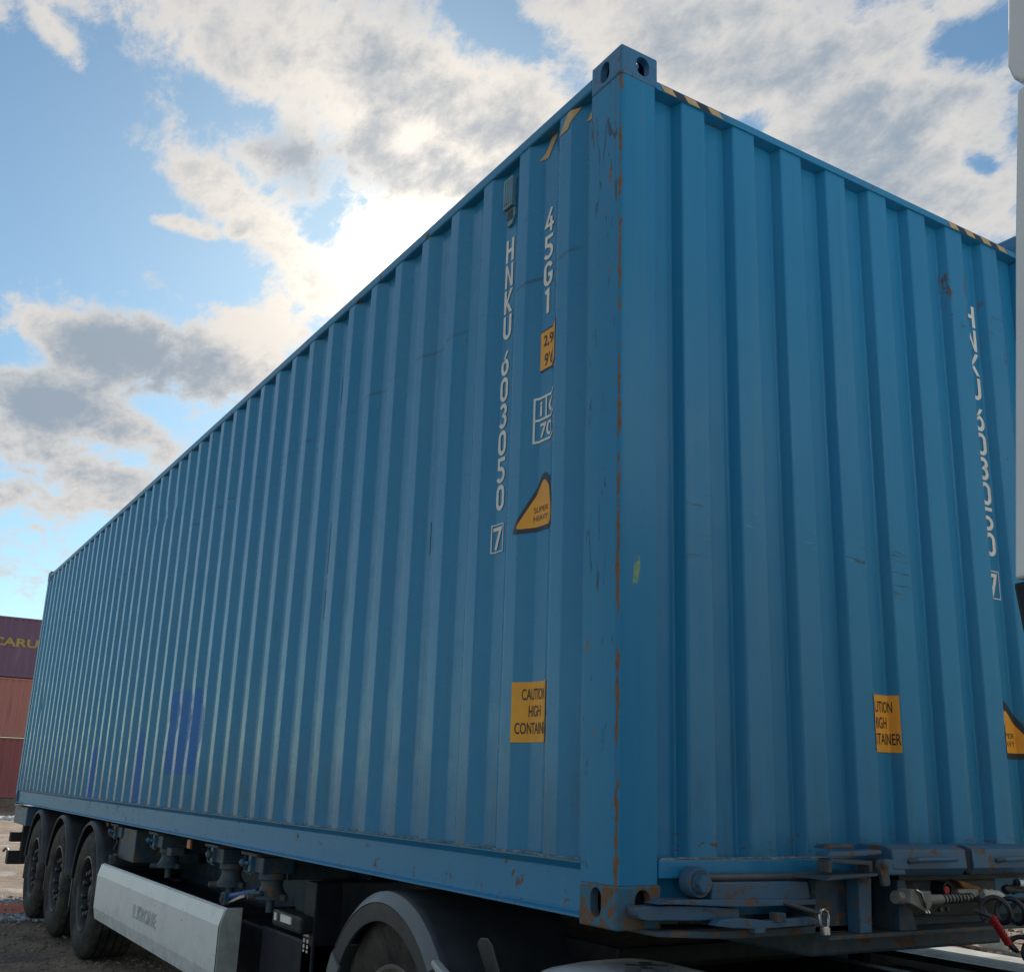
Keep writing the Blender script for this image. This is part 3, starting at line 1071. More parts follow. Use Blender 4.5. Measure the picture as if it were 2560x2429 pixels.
def quad(s0, s1, z0, z1):
    return ([(s0, z0), (s1, z0), (s1, z1), (s0, z1)], [(0, 1, 2, 3)])


def shift(p, dx, dz, sx=1, sz=1):
    return ([(v[0] * sx + dx, v[1] * sz + dz) for v in p[0]], p[1])


def place_text(body, cx, cz, w, h, bold=0.0):
    return shift(strip_text(body, w, h, bold), cx - w / 2, cz - h / 2)


# ------------------------------------------------------------------ blue container
BOX = thing('shipping_container', 'large blue corrugated shipping container loaded on the trailer', 'container', (0, 0, 0))
L_, W_, H_ = 12.192, 2.438, 2.896


def wavy(x, z, seed=0):
    p = Vector((x * 0.9 + seed, z * 1.1, seed * 0.3))
    return 0.0022 * noise.noise(p * 1.7) + 0.0010 * noise.noise(p * 5.0)


def dent(x, z):
    d = 0.0
    for (a, b, ra, rb, amp) in DENTS:
        q = ((x - a) / ra) ** 2 + ((z - b) / rb) ** 2
        if q < 4:
            d += amp * math.exp(-q) * (1 + 1.1 * noise.noise(Vector((x * 22, z * 26, 0))))
    return d


DENTS = [(-4.655, 0.74, 0.05, 0.15, 0.016), (-4.37, 0.70, 0.05, 0.13, 0.018), (-4.94, 0.76, 0.045, 0.10, 0.010),
         (-5.19, 0.70, 0.04, 0.10, 0.008), (-6.05, 2.42, 0.05, 0.07, 0.014), (-6.35, 2.44, 0.05, 0.07, 0.012),
         (-6.62, 2.42, 0.05, 0.06, 0.010), (-5.75, 2.47, 0.05, 0.06, 0.010), (-11.2, 1.15, 0.06, 0.12, 0.010), (-8.6, 1.9, 0.3, 0.3, 0.004)]


def sheet(prof, a, b, z0, z1, rows, face):
    cols = [p for p in prof if a + 1e-5 < p[0] < b - 1e-5]
    cols = [(a, interp(prof, a))] + cols + [(b, interp(prof, b))]
    vs, fs = [], []
    for r in range(rows + 1):
        z = z0 + (z1 - z0) * r / rows
        for s, dd in cols:
            if face == 'side':
                e = wavy(s, z) * min(1, (z - z0) * 8, (z1 - z) * 8) if 0 < r < rows else 0
                vs.append((s, dd + abs(e) * 0.8 + (dent(s, z) if s < -3 else 0), z))
            else:
                e = wavy(s, z, 4) if 0 < r < rows else 0
                vs.append((dd - abs(e) * 0.8, s, z))
    n = len(cols)
    for r in range(rows):
        for i in range(n - 1):
            fs.append((r * n + i, r * n + i + 1, (r + 1) * n + i + 1, (r + 1) * n + i))
    return MB().add(vs, fs)


# side wall: welded panels of four corrugations
cuts = [-0.174] + [-1.348 - 4 * PITCH * i for i in range(10)] + [-12.055]
for i in range(len(cuts) - 1):
    b, a = cuts[i], cuts[i + 1]
    rows = 90 if -7 < (a + b) / 2 < -3.9 else 36
    p = sheet(SIDE, a + 0.0006, b - 0.0006, 0.168, 2.822, rows, 'side').build('side_panel', m_panel, BOX, smooth=True)
    p.modifiers.new('weighted', 'WEIGHTED_NORMAL').keep_sharp = True
    if i:
        seam = MB().box(b - 0.0035, b + 0.0035, SIDE_IN + 0.0006, SIDE_IN + 0.004, 0.17, 2.81).build('panel_seam', m_dark, BOX)
# end wall
ecuts = [0.150, 1.162, 2.288]
for i in range(2):
    p = sheet(END, ecuts[i] + 0.0006, ecuts[i + 1] - 0.0006, 0.188, 2.778, 30, 'end').build('end_panel', m_end, BOX, smooth=True)
    p.modifiers.new('weighted', 'WEIGHTED_NORMAL').keep_sharp = True
MB().box(END_IN - 0.004, END_IN - 0.0006, 1.158, 1.166, 0.19, 2.77).build('panel_seam', m_dark, BOX)

# rails
rb = MB()
rb.prism([(0.001, 0.172), (0.001, 0.168), (0.024, 0.147), (0.022, 0.143), (0.022, 0.030), (0.000, 0.024), (0.000, 0.017), (0.030, 0.014), (0.060, 0.014), (0.060, 0.172)], 'x', -12.01, -0.176)
rail = rb.build('bottom_side_rail', m_rail, BOX)
MB().box(-0.62, -0.18, 0.0195, 0.022, 0.036, 0.125).build('rail_doubler', m_rail, BOX, bevel=0.001)
# ragged weld bead where the panels meet the rail
wb = []
x = -0.18
random.seed(3)
while x > -11.95:
    wb.append((x, 0.004 + random.uniform(-0.0015, 0.0015) + (interp(SIDE, x) - 0.010) * 0.8, 0.1745 + random.uniform(-0.001, 0.0012)))
    x -= 0.022
MB().tube(wb, 0.0042, 5).build('weld_bead', m_weld, BOX)
MB().box(-12.02, -0.176, 0.004, 0.064, 2.815, 2.864).build('top_side_rail', m_rail, BOX, bevel=0.012, seg=4)
MB().box(-12.01, -0.19, 2.374, 2.434, 2.815, 2.864).build('top_side_rail', m_rail, BOX)
MB().box(-12.0, -0.18, 2.39, 2.40, 0.10, 2.82).build('side_wall', m_panel, BOX)
MB().box(-12.0, -0.18, 2.378, 2.436, 0.017, 0.172).build('bottom_side_rail', m_rail, BOX)
rf = [(-12.0, 2.866)]
MB().box(-12.02, -0.06, 0.05, 2.38, 2.852, 2.862).build('roof', m_panel, BOX)
MB().box(-12.0, -0.08, 0.062, 2.376, 0.135, 0.165).build('floor', m_dark, BOX)
MB().box(-12.17, -12.05, 0.10, 2.34, 0.10, 2.80).build('door', m_panel, BOX)
# end sill and header
MB().box(-0.075, -0.003, 0.156, 2.282, 0.135, 0.187).build('end_sill', m_rail, BOX, bevel=0.004)
MB().box(-0.085, -0.070, 0.164, 2.274, 0.02, 0.134).build('sill_web', m_rail, BOX)
wb = []
y = 0.16
while y < 2.28:
    wb.append((-0.008 + random.uniform(-0.0015, 0.0015), y, 0.1895 + random.uniform(-0.0015, 0.0015)))
    y += 0.02
MB().tube(wb, 0.0042, 5).build('weld_bead', m_weld, BOX)
MB().prism([(-0.004, 2.778), (-0.004, 2.803), (-0.07, 2.850), (-0.09, 2.850), (-0.09, 2.778)], 'y', 0.160, 2.278).build('end_header', m_rail, BOX, bevel=0.002)
# far edges of the end
def stripes(y0, y1, n):
    st = (y1 - y0) / n
    for i in range(n):
        a, b = y0 + st * i, y0 + st * (i + 1)
        MB().add([(-0.0022, a, 2.779), (-0.0022, b, 2.779), (-0.0022, b - 0.022, 2.802), (-0.0022, a - 0.022, 2.802)], [(0, 1, 2, 3)]).build('hazard_stripe', m_yellow if i % 2 == 0 else m_hblack, BOX)


stripes(0.196, 0.474, 5)
stripes(1.80, 2.20, 7)


# posts: rounded outer edge
def post(x0, x1, y0, y1, z0, z1, r, cx, cy, m):
    prof = []
    for (px, py, ax, ay) in ((x0, y0, 1, 1), (x1, y0, -1, 1), (x1, y1, -1, -1), (x0, y1, 1, -1)):
        if (px == cx) and (py == cy):
            for k in range(7):
                t = R(90) * k / 6
                # corner at x1,y0 or x0,y0
                if ax == -1:
                    prof.append((px - r + r * math.sin(t), py + r - r * math.cos(t)))
                else:
                    prof.append((px + r - r * math.cos(t), py + r - r * math.sin(t)))
        else:
            prof.append((px, py))
    rows = 1
    return MB().prism(prof, 'z', z0, z1)


post(-0.176, -0.0035, 0.0035, 0.150, 0.1185, 2.7775, 0.018, -0.0035, 0.0035, None).build('corner_post', m_post, BOX, smooth=True)
post(-12.189, -12.062, 0.0035, 0.150, 0.1185, 2.7775, 0.012, -12.189, 0.0035, None).build('corner_post', m_rail, BOX, smooth=True)
MB().box(-0.176, -0.0035, 2.290, 2.4345, 0.1185, 2.7775).build('corner_post', m_rail, BOX, bevel=0.008)
MB().box(-12.189, -12.05, 2.290, 2.4345, 0.1185, 2.7775).build('corner_post', m_rail, BOX, bevel=0.008)


RIM = 0.013


def casting(x0, x1, y0, y1, z0, z1, holes, mat, bev=0.007):
    """ISO corner casting: hollow block with slotted faces. holes: face -> (half length u, half v)"""
    faces = {
        '-y': ((x0, y0, z0), (x1 - x0, 0, 0), (0, 0, z1 - z0), (0, 1, 0)),
        '+y': ((x0, y1, z0), (x1 - x0, 0, 0), (0, 0, z1 - z0), (0, -1, 0)),
        '+x': ((x1, y0, z0), (0, y1 - y0, 0), (0, 0, z1 - z0), (-1, 0, 0)),
        '-x': ((x0, y0, z0), (0, y1 - y0, 0), (0, 0, z1 - z0), (1, 0, 0)),
        '+z': ((x0, y0, z1), (x1 - x0, 0, 0), (0, y1 - y0, 0), (0, 0, -1)),
        '-z': ((x0, y0, z0), (x1 - x0, 0, 0), (0, y1 - y0, 0), (0, 0, 1))}
    mb = MB()
    for key, (o, u, v, n) in faces.items():
        o, u, v, n = Vector(o), Vector(u), Vector(v), Vector(n)
        if key not in holes:
            mb.add([o, o + u, o + u + v, o + v], [(0, 1, 2, 3)])
            continue
        hu, hv, cu, cv = holes[key]
        lu, lv = u.length, v.length
        un, vn = u.normalized(), v.normalized()
        c0 = Vector((cu * lu, cv * lv))
        angs = sorted([R(360 * k / 36) for k in range(36)] + [math.atan2(yy - c0.y, xx - c0.x) % (2 * math.pi) for xx in (RIM, lu - RIM) for yy in (RIM, lv - RIM)])
        inn, outp = [], []
        rr = min(hu, hv)
        for a in angs:
            dx, dy = math.cos(a), math.sin(a)
            # stadium radius in direction a
            if hu >= hv:
                ax_, s_ = abs(dx), abs(dy)
            else:
                ax_, s_ = abs(dy), abs(dx)
            ll = abs(hu - hv)
            t = rr / s_ if s_ > 1e-6 else 1e9
            if t * ax_ > ll:
                bq = ax_ * ll
                t = bq + math.sqrt(max(0, bq * bq - (ll * ll - rr * rr)))
            inn.append((c0.x + dx * t, c0.y + dy * t))
            tt = 1e9
            if dx > 1e-9: tt = min(tt, (lu - RIM - c0.x) / dx)
            if dx < -1e-9: tt = min(tt, (RIM - c0.x) / dx)
            if dy > 1e-9: tt = min(tt, (lv - RIM - c0.y) / dy)
            if dy < -1e-9: tt = min(tt, (RIM - c0.y) / dy)
            outp.append((c0.x + dx * tt, c0.y + dy * tt))
        m = len(angs)
        P = lambda q, dd=0: o + un * q[0] + vn * q[1] + n * dd
        vs = [P(q) for q in outp] + [P(q) for q in inn] + [P(q, 0.028) for q in inn]
        fs = []
        for i in range(m):
            j = (i + 1) % m
            fs += [(i, j, m + j, m + i), (m + i, m + j, 2 * m + j, 2 * m + i)]
        # plain rim round the slotted field so the block's edges can be rounded
        mb.add(vs, fs)
        cor = [(0, 0), (lu, 0), (lu, lv), (0, lv)]
        g = RIM
        inc = [(g, g), (lu - g, g), (lu - g, lv - g), (g, lv - g)]
        eps = 1e-6
        for s in range(4):
            a_, b_ = inc[s], inc[(s + 1) % 4]
            on = [q for q in outp if min(a_[0], b_[0]) - eps <= q[0] <= max(a_[0], b_[0]) + eps and min(a_[1], b_[1]) - eps <= q[1] <= max(a_[1], b_[1]) + eps]
            on.sort(key=lambda q: (q[0] - b_[0]) ** 2 + (q[1] - b_[1]) ** 2)
            loop = [cor[s], cor[(s + 1) % 4]] + on
            mb.add([P(q) for q in loop], [tuple(range(len(loop)))])
    me = mb
    # merge, then round the block's own edges
    o = WL[BOX]
    mesh = bpy.data.meshes.new('corner_casting')
    mesh.from_pydata([(p + Vector((0, 0, Z0))) - o for p in me.v], [], me.f)
    bm = bmesh.new()
    bm.from_mesh(mesh)
    bmesh.ops.remove_doubles(bm, verts=bm.verts, dist=1e-5)
    bmesh.ops.recalc_face_normals(bm, faces=bm.faces)
    # outer edges of the hollow block
    es = []
    for e in bm.edges:
        cnt = 0
        for ax, lo, hi in ((0, x0, x1), (1, y0, y1), (2, z0, z1)):
            for lim in (lo, hi):
                if all(abs(vv.co[ax] - lim) < 1e-5 for vv in e.verts):
                    cnt += 1
        if cnt >= 2:
            es.append(e)
    bmesh.ops.bevel(bm, geom=es, offset=bev, segments=3, profile=0.6, affect='EDGES')
    bmesh.ops.recalc_face_normals(bm, faces=bm.faces)
    bm.to_mesh(mesh)
    bm.free()
    return mkobj('corner_casting', mesh, mat, BOX, o, True)


side_h = (0.0255, 0.0395, 0.46, 0.56)
casting(-0.178, 0, 0, 0.162, 2.778, 2.896, {'-y': (0.026, 0.040, 0.46, 0.47), '+x': (0.029, 0.038, 0.58, 0.50), '+z': (0.062, 0.034, 0.5, 0.5)}, m_cast_top, 0.010)
casting(-0.178, 0, 0, 0.162, 0, 0.118, {'-y': (0.026, 0.040, 0.46, 0.57), '+x': (0.028, 0.041, 0.58, 0.56)}, m_cast_rust)
casting(-0.178, 0, 2.276, 2.438, 2.778, 2.896, {'+x': (0.029, 0.038, 0.42, 0.5)}, m_cast_top)
casting(-0.178, 0, 2.276, 2.438, 0, 0.118, {'+x': (0.029, 0.038, 0.42, 0.5)}, m_cast_rust)
casting(-12.192, -12.014, 0, 0.162, 2.778, 2.896, {'-y': (0.026, 0.040, 0.54, 0.5)}, m_cast_top)
casting(-12.192, -12.014, 0, 0.162, 0, 0.118, {'-y': (0.026, 0.040, 0.54, 0.5)}, m_cast_rust)
casting(-12.192, -12.014, 2.276, 2.438, 2.778, 2.896, {}, m_cast_top)
casting(-12.192, -12.014, 2.276, 2.438, 0, 0.118, {}, m_cast_rust)
MB().box(-0.14, -0.04, 0.04, 0.12, 0.02, 0.10).build('slot_shade_block', m_dark, BOX)  # near-black block added to stand for shade inside the hollow casting

# lettering painted on the walls
def column(chars, cx, ztop, pitch, h, w, face):
    for i, ch in enumerate(chars):
        if ch == ' ':
            continue
        polys = [shift(p, cx - 0.56 * w / 2, ztop - pitch * i - h, w, h) for p in glyph(ch)]
        drape(polys, face).build('letter', m_letter, BOX)


def boxed7(cx, z0, z1, hw, face):
    t = 0.0045
    ring = ribbon([(cx - hw, z0), (cx + hw, z0), (cx + hw, z1), (cx - hw, z1)], t, True)
    drape([ring], face).build('letter_frame', m_letter, BOX)
    polys = [shift(p, cx - 0.56 * 0.105 / 2, z0 + 0.010, 0.105, (z1 - z0) - 0.020) for p in glyph('7')]
    drape(polys, face).build('letter', m_letter, BOX)


column('HNKU', -0.781, 2.506, 0.112, 0.102, 0.105, 'side')
column('603050', -0.787, 2.018, 0.1085, 0.100, 0.100, 'side')
boxed7(-0.794, 1.217, 1.322, 0.036, 'side')
column('45G1', -0.497, 2.505, 0.112, 0.100, 0.105, 'side')
column('HNKU', 1.955, 2.475, 0.113, 0.102, 0.125, 'end')
column('603050', 1.958, 1.995, 0.1085, 0.100, 0.125, 'end')
boxed7(1.955, 1.177, 1.290, 0.040, 'end')


def sticker(shape, texts, face, start, cut, border=None):
    if border:
        drape(border, face, 0.0014, start, (cut[0], cut[1] + 0.002)).build('sticker_border', m_grey_out, BOX)
    s = drape(shape, face, 0.0022, start, cut).build('sticker', m_orange, BOX)
    for t in texts:
        drape([t], face, 0.0030, start, cut).build('sticker_print', m_black, s)
    return s


def rtri(cx, z0, z1, hw, r, cutlo=None, cuthi=None):
    P = [(cx - hw, z0), (cx + hw, z0), (cx, z1)]
    out = []
    for i in range(3):
        a, p, b = Vector(P[i - 1]), Vector(P[i]), Vector(P[(i + 1) % 3])
        d1, d2 = (a - p).normalized(), (b - p).normalized()
        t = r
        for k in range(5):
            u = k / 4
            q = (p + d1 * t).lerp(p, u).lerp(p.lerp(p + d2 * t, u), u)
            out.append((q.x, q.y))
    bm = bmesh.new()
    f = bm.faces.new([bm.verts.new((q[0], 0, q[1])) for q in out])
    for c, sgn in ((cutlo, -1), (cuthi, 1)):
        if c is not None:
            bmesh.ops.bisect_plane(bm, geom=bm.verts[:] + bm.edges[:] + bm.faces[:], plane_co=(c, 0, 0), plane_no=(sgn, 0, 0), clear_outer=True)
    bm.verts.index_update()
    vs = [(v.co.x, v.co.z) for v in bm.verts]
    fs = [[v.index for v in f.verts] for f in bm.faces]
    bm.free()
    return (vs, fs)



# height sticker
sticker([quad(0, 0.155, 1.85, 2.0)], [place_text('2,9m', 0.070, 1.958, 0.100, 0.050, 0.012), place_text("9'6''", 0.068, 1.885, 0.080, 0.050, 0.012)], 'side', -0.533, (0, 0.149),
        [quad(-0.004, 0.155, 1.843, 2.007)])
# framed mark
fr = [ribbon([(0.004, 1.576), (0.184, 1.576), (0.184, 1.742), (0.004, 1.742)], 0.009, True), quad(0.009, 0.179, 1.654, 1.663), quad(0.066, 0.075, 1.6635, 1.7370)]
fr += [place_text('i', 0.038, 1.700, 0.014, 0.056, 0.03), place_text('C', 0.112, 1.700, 0.050, 0.056, 0.02), place_text('70', 0.075, 1.615, 0.080, 0.056, 0.02)]
for q in fr:
    drape([q], 'side', 0.0022, -0.555, (0, 0.172)).build('framed_mark', m_letter, BOX)
sticker([rtri(0.172, 1.260, 1.437, 0.138, 0.025)], [place_text('SUPER', 0.158, 1.322, 0.085, 0.020), place_text('HEAVY', 0.158, 1.291, 0.085, 0.020)], 'side', -0.650, (-0.02, 0.272),
        [rtri(0.172, 1.244, 1.468, 0.166, 0.035)])
CT = (('CAUTION', 0.680, 0.125), ('HIGH', 0.624, 0.068), ('CONTAINER', 0.568, 0.175))
sticker([quad(0, 0.200, 0.522, 0.722)], [place_text(t, 0.103, z, w, 0.038, 0.010) for t, z, w in CT], 'side', -0.602, (0, 0.200))
sticker([quad(0, 0.200, 0.538, 0.738)], [place_text(t, 0.108, z + 0.016, w, 0.040, 0.010) for t, z, w in CT], 'end', 1.1335, (0, 0.196))
sticker([rtri(0.100, 0.568, 0.742, 0.150, 0.03)], [place_text('SUPER', 0.100, 0.634, 0.095, 0.020), place_text('HEAVY', 0.100, 0.603, 0.095, 0.020)], 'end', 1.879, (0, 0.196),
        [rtri(0.100, 0.545, 0.785, 0.195, 0.045)])
# slanted hazard marks under the top rail
for q in ([(-0.285, 2.806), (-0.205, 2.806), (-0.165, 2.806), (-0.178, 2.800)],):
    pass
for q in ([(-0.389, 2.742), (-0.336, 2.742), (-0.276, 2.812), (-0.336, 2.812)],
          [(-0.262, 2.742), (-0.215, 2.742), (-0.178, 2.785), (-0.178, 2.812), (-0.202, 2.812)],
          [(-0.560, 2.735), (-0.515, 2.735), (-0.447, 2.812), (-0.492, 2.812)]):
    drape([(q, [tuple(range(len(q)))])], 'side').build('hazard_stripe', m_yellow, BOX)
# ventilator box on the side wall
vt = MB()
vt.box(-0.815, -0.748, 0.022, 0.0455, 2.64, 2.775)
ven = vt.build('ventilator', m_vent, BOX, bevel=0.003)
for k in range(4):
    MB().box(-0.806 + k * 0.0145, -0.799 + k * 0.0145, 0.019, 0.0222, 2.655, 2.765).build('vent_slat', m_vent, ven, bevel=0.001)
pl = MB().prism([(-0.812, 2.636), (-0.746, 2.636), (-0.740, 2.60), (-0.765, 2.565), (-0.795, 2.562), (-0.800, 2.60)], 'y', 0.036, 0.0452).build('vent_plate', m_vent, BOX)
for k in range(5):
    MB().box(-0.798, -0.755, 0.0335, 0.0362, 2.588 + k * 0.009, 2.5915 + k * 0.009).build('vent_slot', m_grey_out, pl)
# ------------------------------------------------------------------ far container stack
def far_container(label, m, zb, h, text=None, yoff=0.0):
    o = thing('stacked_container', label, 'container', (-49.5, 2.4 + yoff, zb), 'stacked containers behind the trailer')
    x1, x0, y0, y1 = -49.5, -51.94, -3.7 + yoff, 8.5 + yoff
    prof = []
    y = y0 + 0.20
    pts = [(y, x1 - 0.055)]
    while y < y1 - 0.45:
        pts += [(y + 0.07, x1 - 0.055), (y + 0.138, x1 - 0.019), (y + 0.21, x1 - 0.019), (y + 0.278, x1 - 0.055)]
        y += 0.278
    pts.append((y1 - 0.18, x1 - 0.055))
    n = len(pts)
    MB().add([(b, a, zb + 0.16) for a, b in pts] + [(b, a, zb + h - 0.08) for a, b in pts], [(i, i + 1, n + i + 1, n + i) for i in range(n - 1)]).build('side_panel', m, o)
    MB().box(x1 - 0.12, x1 - 0.004, y0 + 0.17, y1 - 0.17, zb + 0.015, zb + 0.17).build('bottom_rail', m, o)
    MB().box(x1 - 0.07, x1 - 0.006, y0 + 0.17, y1 - 0.17, zb + h - 0.10, zb + h - 0.02).build('top_rail', m, o)
    for yy in (y0, y1 - 0.18):
        MB().box(x1 - 0.16, x1 - 0.005, yy, yy + 0.18, zb + 0.12, zb + h - 0.12).build('corner_post', m, o)
        for zz in (zb, zb + h - 0.118):
            MB().box(x1 - 0.165, x1, yy, yy + 0.18, zz, zz + 0.118).build('corner_casting', m, o, bevel=0.01)
    MB().box(x0, x1 - 0.17, y0 + 0.01, y1 - 0.01, zb + 0.05, zb + h - 0.03).build('body', m, o)
    if text:
        vs, fs = strip_text(text[0], text[3], text[4], 0.03, 0.0)
        MB().add([(x1 - 0.010, text[1] + v[0], text[2] + v[1]) for v in vs], fs).build('lettering', m_cary, o)
    return o


zb = -Z0 + 0.36
far_container('dark red corrugated container at the bottom of the far stack', m_dred, zb, 2.591)
far_container('orange red corrugated container in the middle of the far stack', m_redc, zb + 2.60, 2.591)
far_container('purple corrugated container with yellow letters topping the far stack', m_purple, zb + 5.20, 2.70, ('CARU', 2.88, 5.83, 1.95, 0.38))
sl = MB().box(-50.1, -49.52, -3.6, 8.4, -Z0 - 0.1, zb - 0.004).build('timber_sleeper', m_wood, origin=(-49.8, 2.4, -Z0), bevel=0.02)
tag(sl, 'dark timber sleeper under the bottom container of the far stack', 'sleeper')
sl = MB().box(-51.9, -51.3, -3.6, 8.4, -Z0 - 0.1, zb - 0.004).build('timber_sleeper', m_wood, origin=(-51.6, 2.4, -Z0), bevel=0.02)
tag(sl, 'second timber sleeper behind the front one under the far stack', 'sleeper')

# ------------------------------------------------------------------ trailer
TR = thing('container_trailer', 'blue container semi-trailer chassis with three axles and white side skirt', 'trailer', (-6.0, 1.219, -Z0))
# main beams
for yb in (0.60, 1.72):
    b = MB()
    b.box(-12.25, -3.1, yb, yb + 0.16, -0.03, -0.012)
    b.box(-12.25, -3.1, yb + 0.072, yb + 0.088, -0.43, -0.03)
    b.box(-12.25, -3.1, yb - 0.01, yb + 0.17, -0.452, -0.43)
    b.build('main_beam', m_chassis, TR)
MB().box(-3.3, 0.02, 0.74, 1.70, -0.10, 0.12).build('gooseneck', m_chassis, TR, bevel=0.01)
MB().box(-3.6, -3.0, 0.45, 1.99, -0.45, -0.14).build('gooseneck_crossbeam', m_chassis, TR, bevel=0.01)
MB().box(-12.45, -11.45, 0.06, 2.38, -0.235, -0.022).build('rear_bolster', m_chassis_lt, TR, bevel=0.012)
for z in (-0.05, -0.10, -0.16, -0.21):
    MB().box(-12.475, -12.452, 0.075, 0.11, z - 0.02, z + 0.01).build('hinge_lug', m_chassis, TR, bevel=0.004)
MB().box(-12.30, -11.6, 0.02, 0.10, -0.026, -0.016).build('bolster_lip', m_chassis_rust, TR)
# rear lamp carrier and bumper
MB().box(-12.52, -12.42, 0.05, 0.40, -0.44, -0.36).build('rear_lamp', m_blackmetal, TR, bevel=0.02)
lf = MB().box(-12.40, -12.30, 0.03, 0.42, -0.46, -0.34).build('lamp_carrier', m_blackmetal, TR, bevel=0.02)
MB().box(-12.44, -12.28, 0.03, 2.40, -0.72, -0.56).build('rear_bumper', m_blackmetal, TR, bevel=0.01)
MB().box(-12.34, -12.24, 0.16, 0.24, -0.70, -0.24).build('bumper_hanger', m_blackmetal, TR, bevel=0.01)
MB().tube([(-12.45, 0.06, -0.60), (-12.62, 0.06, -0.56), (-12.80, 0.06, -0.57), (-12.86, 0.05, -0.60)], 0.016, 8).build('tow_hook', m_blackmetal, TR, smooth=True)

# wheels
AX = (-7.31, -8.72, -10.12)
WR = 0.505


def tyre_mesh(c, rad, wid, rim, mat, parent, name='tyre', y0=0.0):
    h = 0.0
    pr = [(rim, y0 + 0.035), (rim + 0.015, y0 + 0.012), (rim + 0.06, y0 - 0.002), (rim + 0.11, y0 - 0.010), (rim + 0.15, y0 - 0.006), (rad - 0.045, y0 + 0.003), (rad - 0.040, y0 + 0.006), (rad - 0.012, y0 + 0.022), (rad - 0.002, y0 + 0.035)]
    w = wid - 0.07
    ng = 4
    for k in range(ng):
        yy = y0 + 0.035 + w * (k + 1) / (ng + 1)
        pr += [(rad, yy - 0.009), (rad - 0.014, yy - 0.006), (rad - 0.014, yy + 0.006), (rad, yy + 0.009)]
    pr += [(rad - 0.002, y0 + wid - 0.035), (rad - 0.012, y0 + wid - 0.022), (rad - 0.05, y0 + wid), (rim + 0.1, y0 + wid + 0.008), (rim, y0 + wid - 0.03)]
    return MB().lathe(pr, c, 'y', 72).build(name, mat, parent, origin=c, smooth=True)


def trailer_wheel(x, y):
    c = (x, y, -Z0 + WR - 0.005)
    rim = MB()
    rim.lathe([(0.292, 0.030), (0.300, 0.016), (0.290, 0.012), (0.278, 0.030), (0.268, 0.055), (0.262, 0.13), (0.235, 0.155), (0.20, 0.135), (0.145, 0.125), (0.125, 0.12), (0.115, 0.09), (0.10, 0.078), (0.0001, 0.076)], c, 'y', 56)
    w = rim.build('wheel', m_rim, TR, origin=c, smooth=True)
    tyre_mesh(c, WR, 0.385, 0.288, m_tyre, w)
    MB().lathe([(0.293, 0.022), (0.2975, 0.009), (0.288, 0.007), (0.281, 0.022)], c, 'y', 56).build('rim_lip', m_rimlip, w, origin=c, smooth=True)
    for k in range(10):
        a = 2 * math.pi * k / 10 + 0.2
        nc = (c[0] + 0.168 * math.cos(a), c[1], c[2] + 0.168 * math.sin(a))
        MB().lathe([(0.020, 0.13), (0.020, 0.07), (0.027, 0.062), (0.027, 0.040), (0.019, 0.024), (0.0001, 0.020)], nc, 'y', 10).build('wheel_nut', m_nut, w, origin=nc, smooth=True)
    MB().lathe([(0.07, 0.078), (0.07, 0.058), (0.055, 0.050), (0.0001, 0.048)], c, 'y', 24).build('hub_cap', m_rim, w, origin=c, smooth=True)
    return w


w0 = trailer_wheel(AX[0], 0.005)
for ax in AX[1:]:
    d = dup(w0, TR, (ax - AX[0], 0, 0))
for ax in AX:
    c = (ax, 2.43, -Z0 + WR - 0.005)
    pr = [(0.05, -0.02), (0.26, -0.02), (0.30, 0.0), (0.45, 0.005), (WR - 0.01, -0.03), (WR, -0.05), (WR, -0.35), (0.45, -0.38), (0.2, -0.37)]
    MB().lathe(pr, c, 'y', 40).build('road_wheel', m_tyre, TR, origin=c, smooth=True)
    MB().bar((ax, 0.3, c[2]), (ax, 2.2, c[2]), 0.065, 12).build('axle', m_blackmetal, TR, smooth=True)


def mudguard(c, r, y0, y1, a0, a1, mat, th=0.012, lip=0.028, parent=TR):
    """arched guard with rolled outer lip; angles in degrees from +x"""
    prof = [(r - lip, y0 + 0.004), (r - lip, y0 - 0.004), (r - 0.010, y0 - 0.012), (r + 0.004, y0 + 0.004), (r + 0.012, y0 + 0.05), (r + 0.012, y1), (r, y1), (r, y0 + 0.05), (r - 0.010, y0 + 0.012)]
    return MB().lathe([(a, b) for a, b in prof], (c[0], 0, c[2]), 'y', 26, True, R(a0), R(a1)).build('mudguard', mat, parent, smooth=True)


for ax in AX:
    c = (ax, 0, -Z0 + WR - 0.005)
    mudguard(c, 0.578, 0.0, 0.40, 8, 172, m_plastic)
    MB().lathe([(0.553, -0.010), (0.556, -0.0135), (0.560, -0.0125), (0.557, -0.009)], (c[0], 0, c[2]), 'y', 26, True, R(10), R(170)).build('guard_edge', m_grey_lip, TR, smooth=True)
    MB().box(ax - 0.60, ax - 0.565, 0.01, 0.39, c[2] - 0.16, c[2] + 0.09).build('mud_flap', m_plastic, TR, bevel=0.004)
    MB().bar((ax + 0.02, 0.15, -0.02), (ax + 0.02, 0.62, -0.10), 0.02, 8).build('guard_stay', m_blackmetal, TR)
for xs in (-7.93, -9.36):
    MB().bar((xs, 0.14, -0.19), (xs, 0.26, -0.19), 0.045, 14).build('air_can', m_blackmetal, TR, smooth=True)
    MB().box(xs - 0.08, xs + 0.04, 0.12, 0.30, -0.10, -0.03).build('air_can_bracket', m_blackmetal, TR, bevel=0.005)
    MB().bar((xs + 0.05, 0.13, -0.17), (xs + 0.05, 0.13, -0.03), 0.012, 8).build('valve_stem', m_chassis_lt, TR)

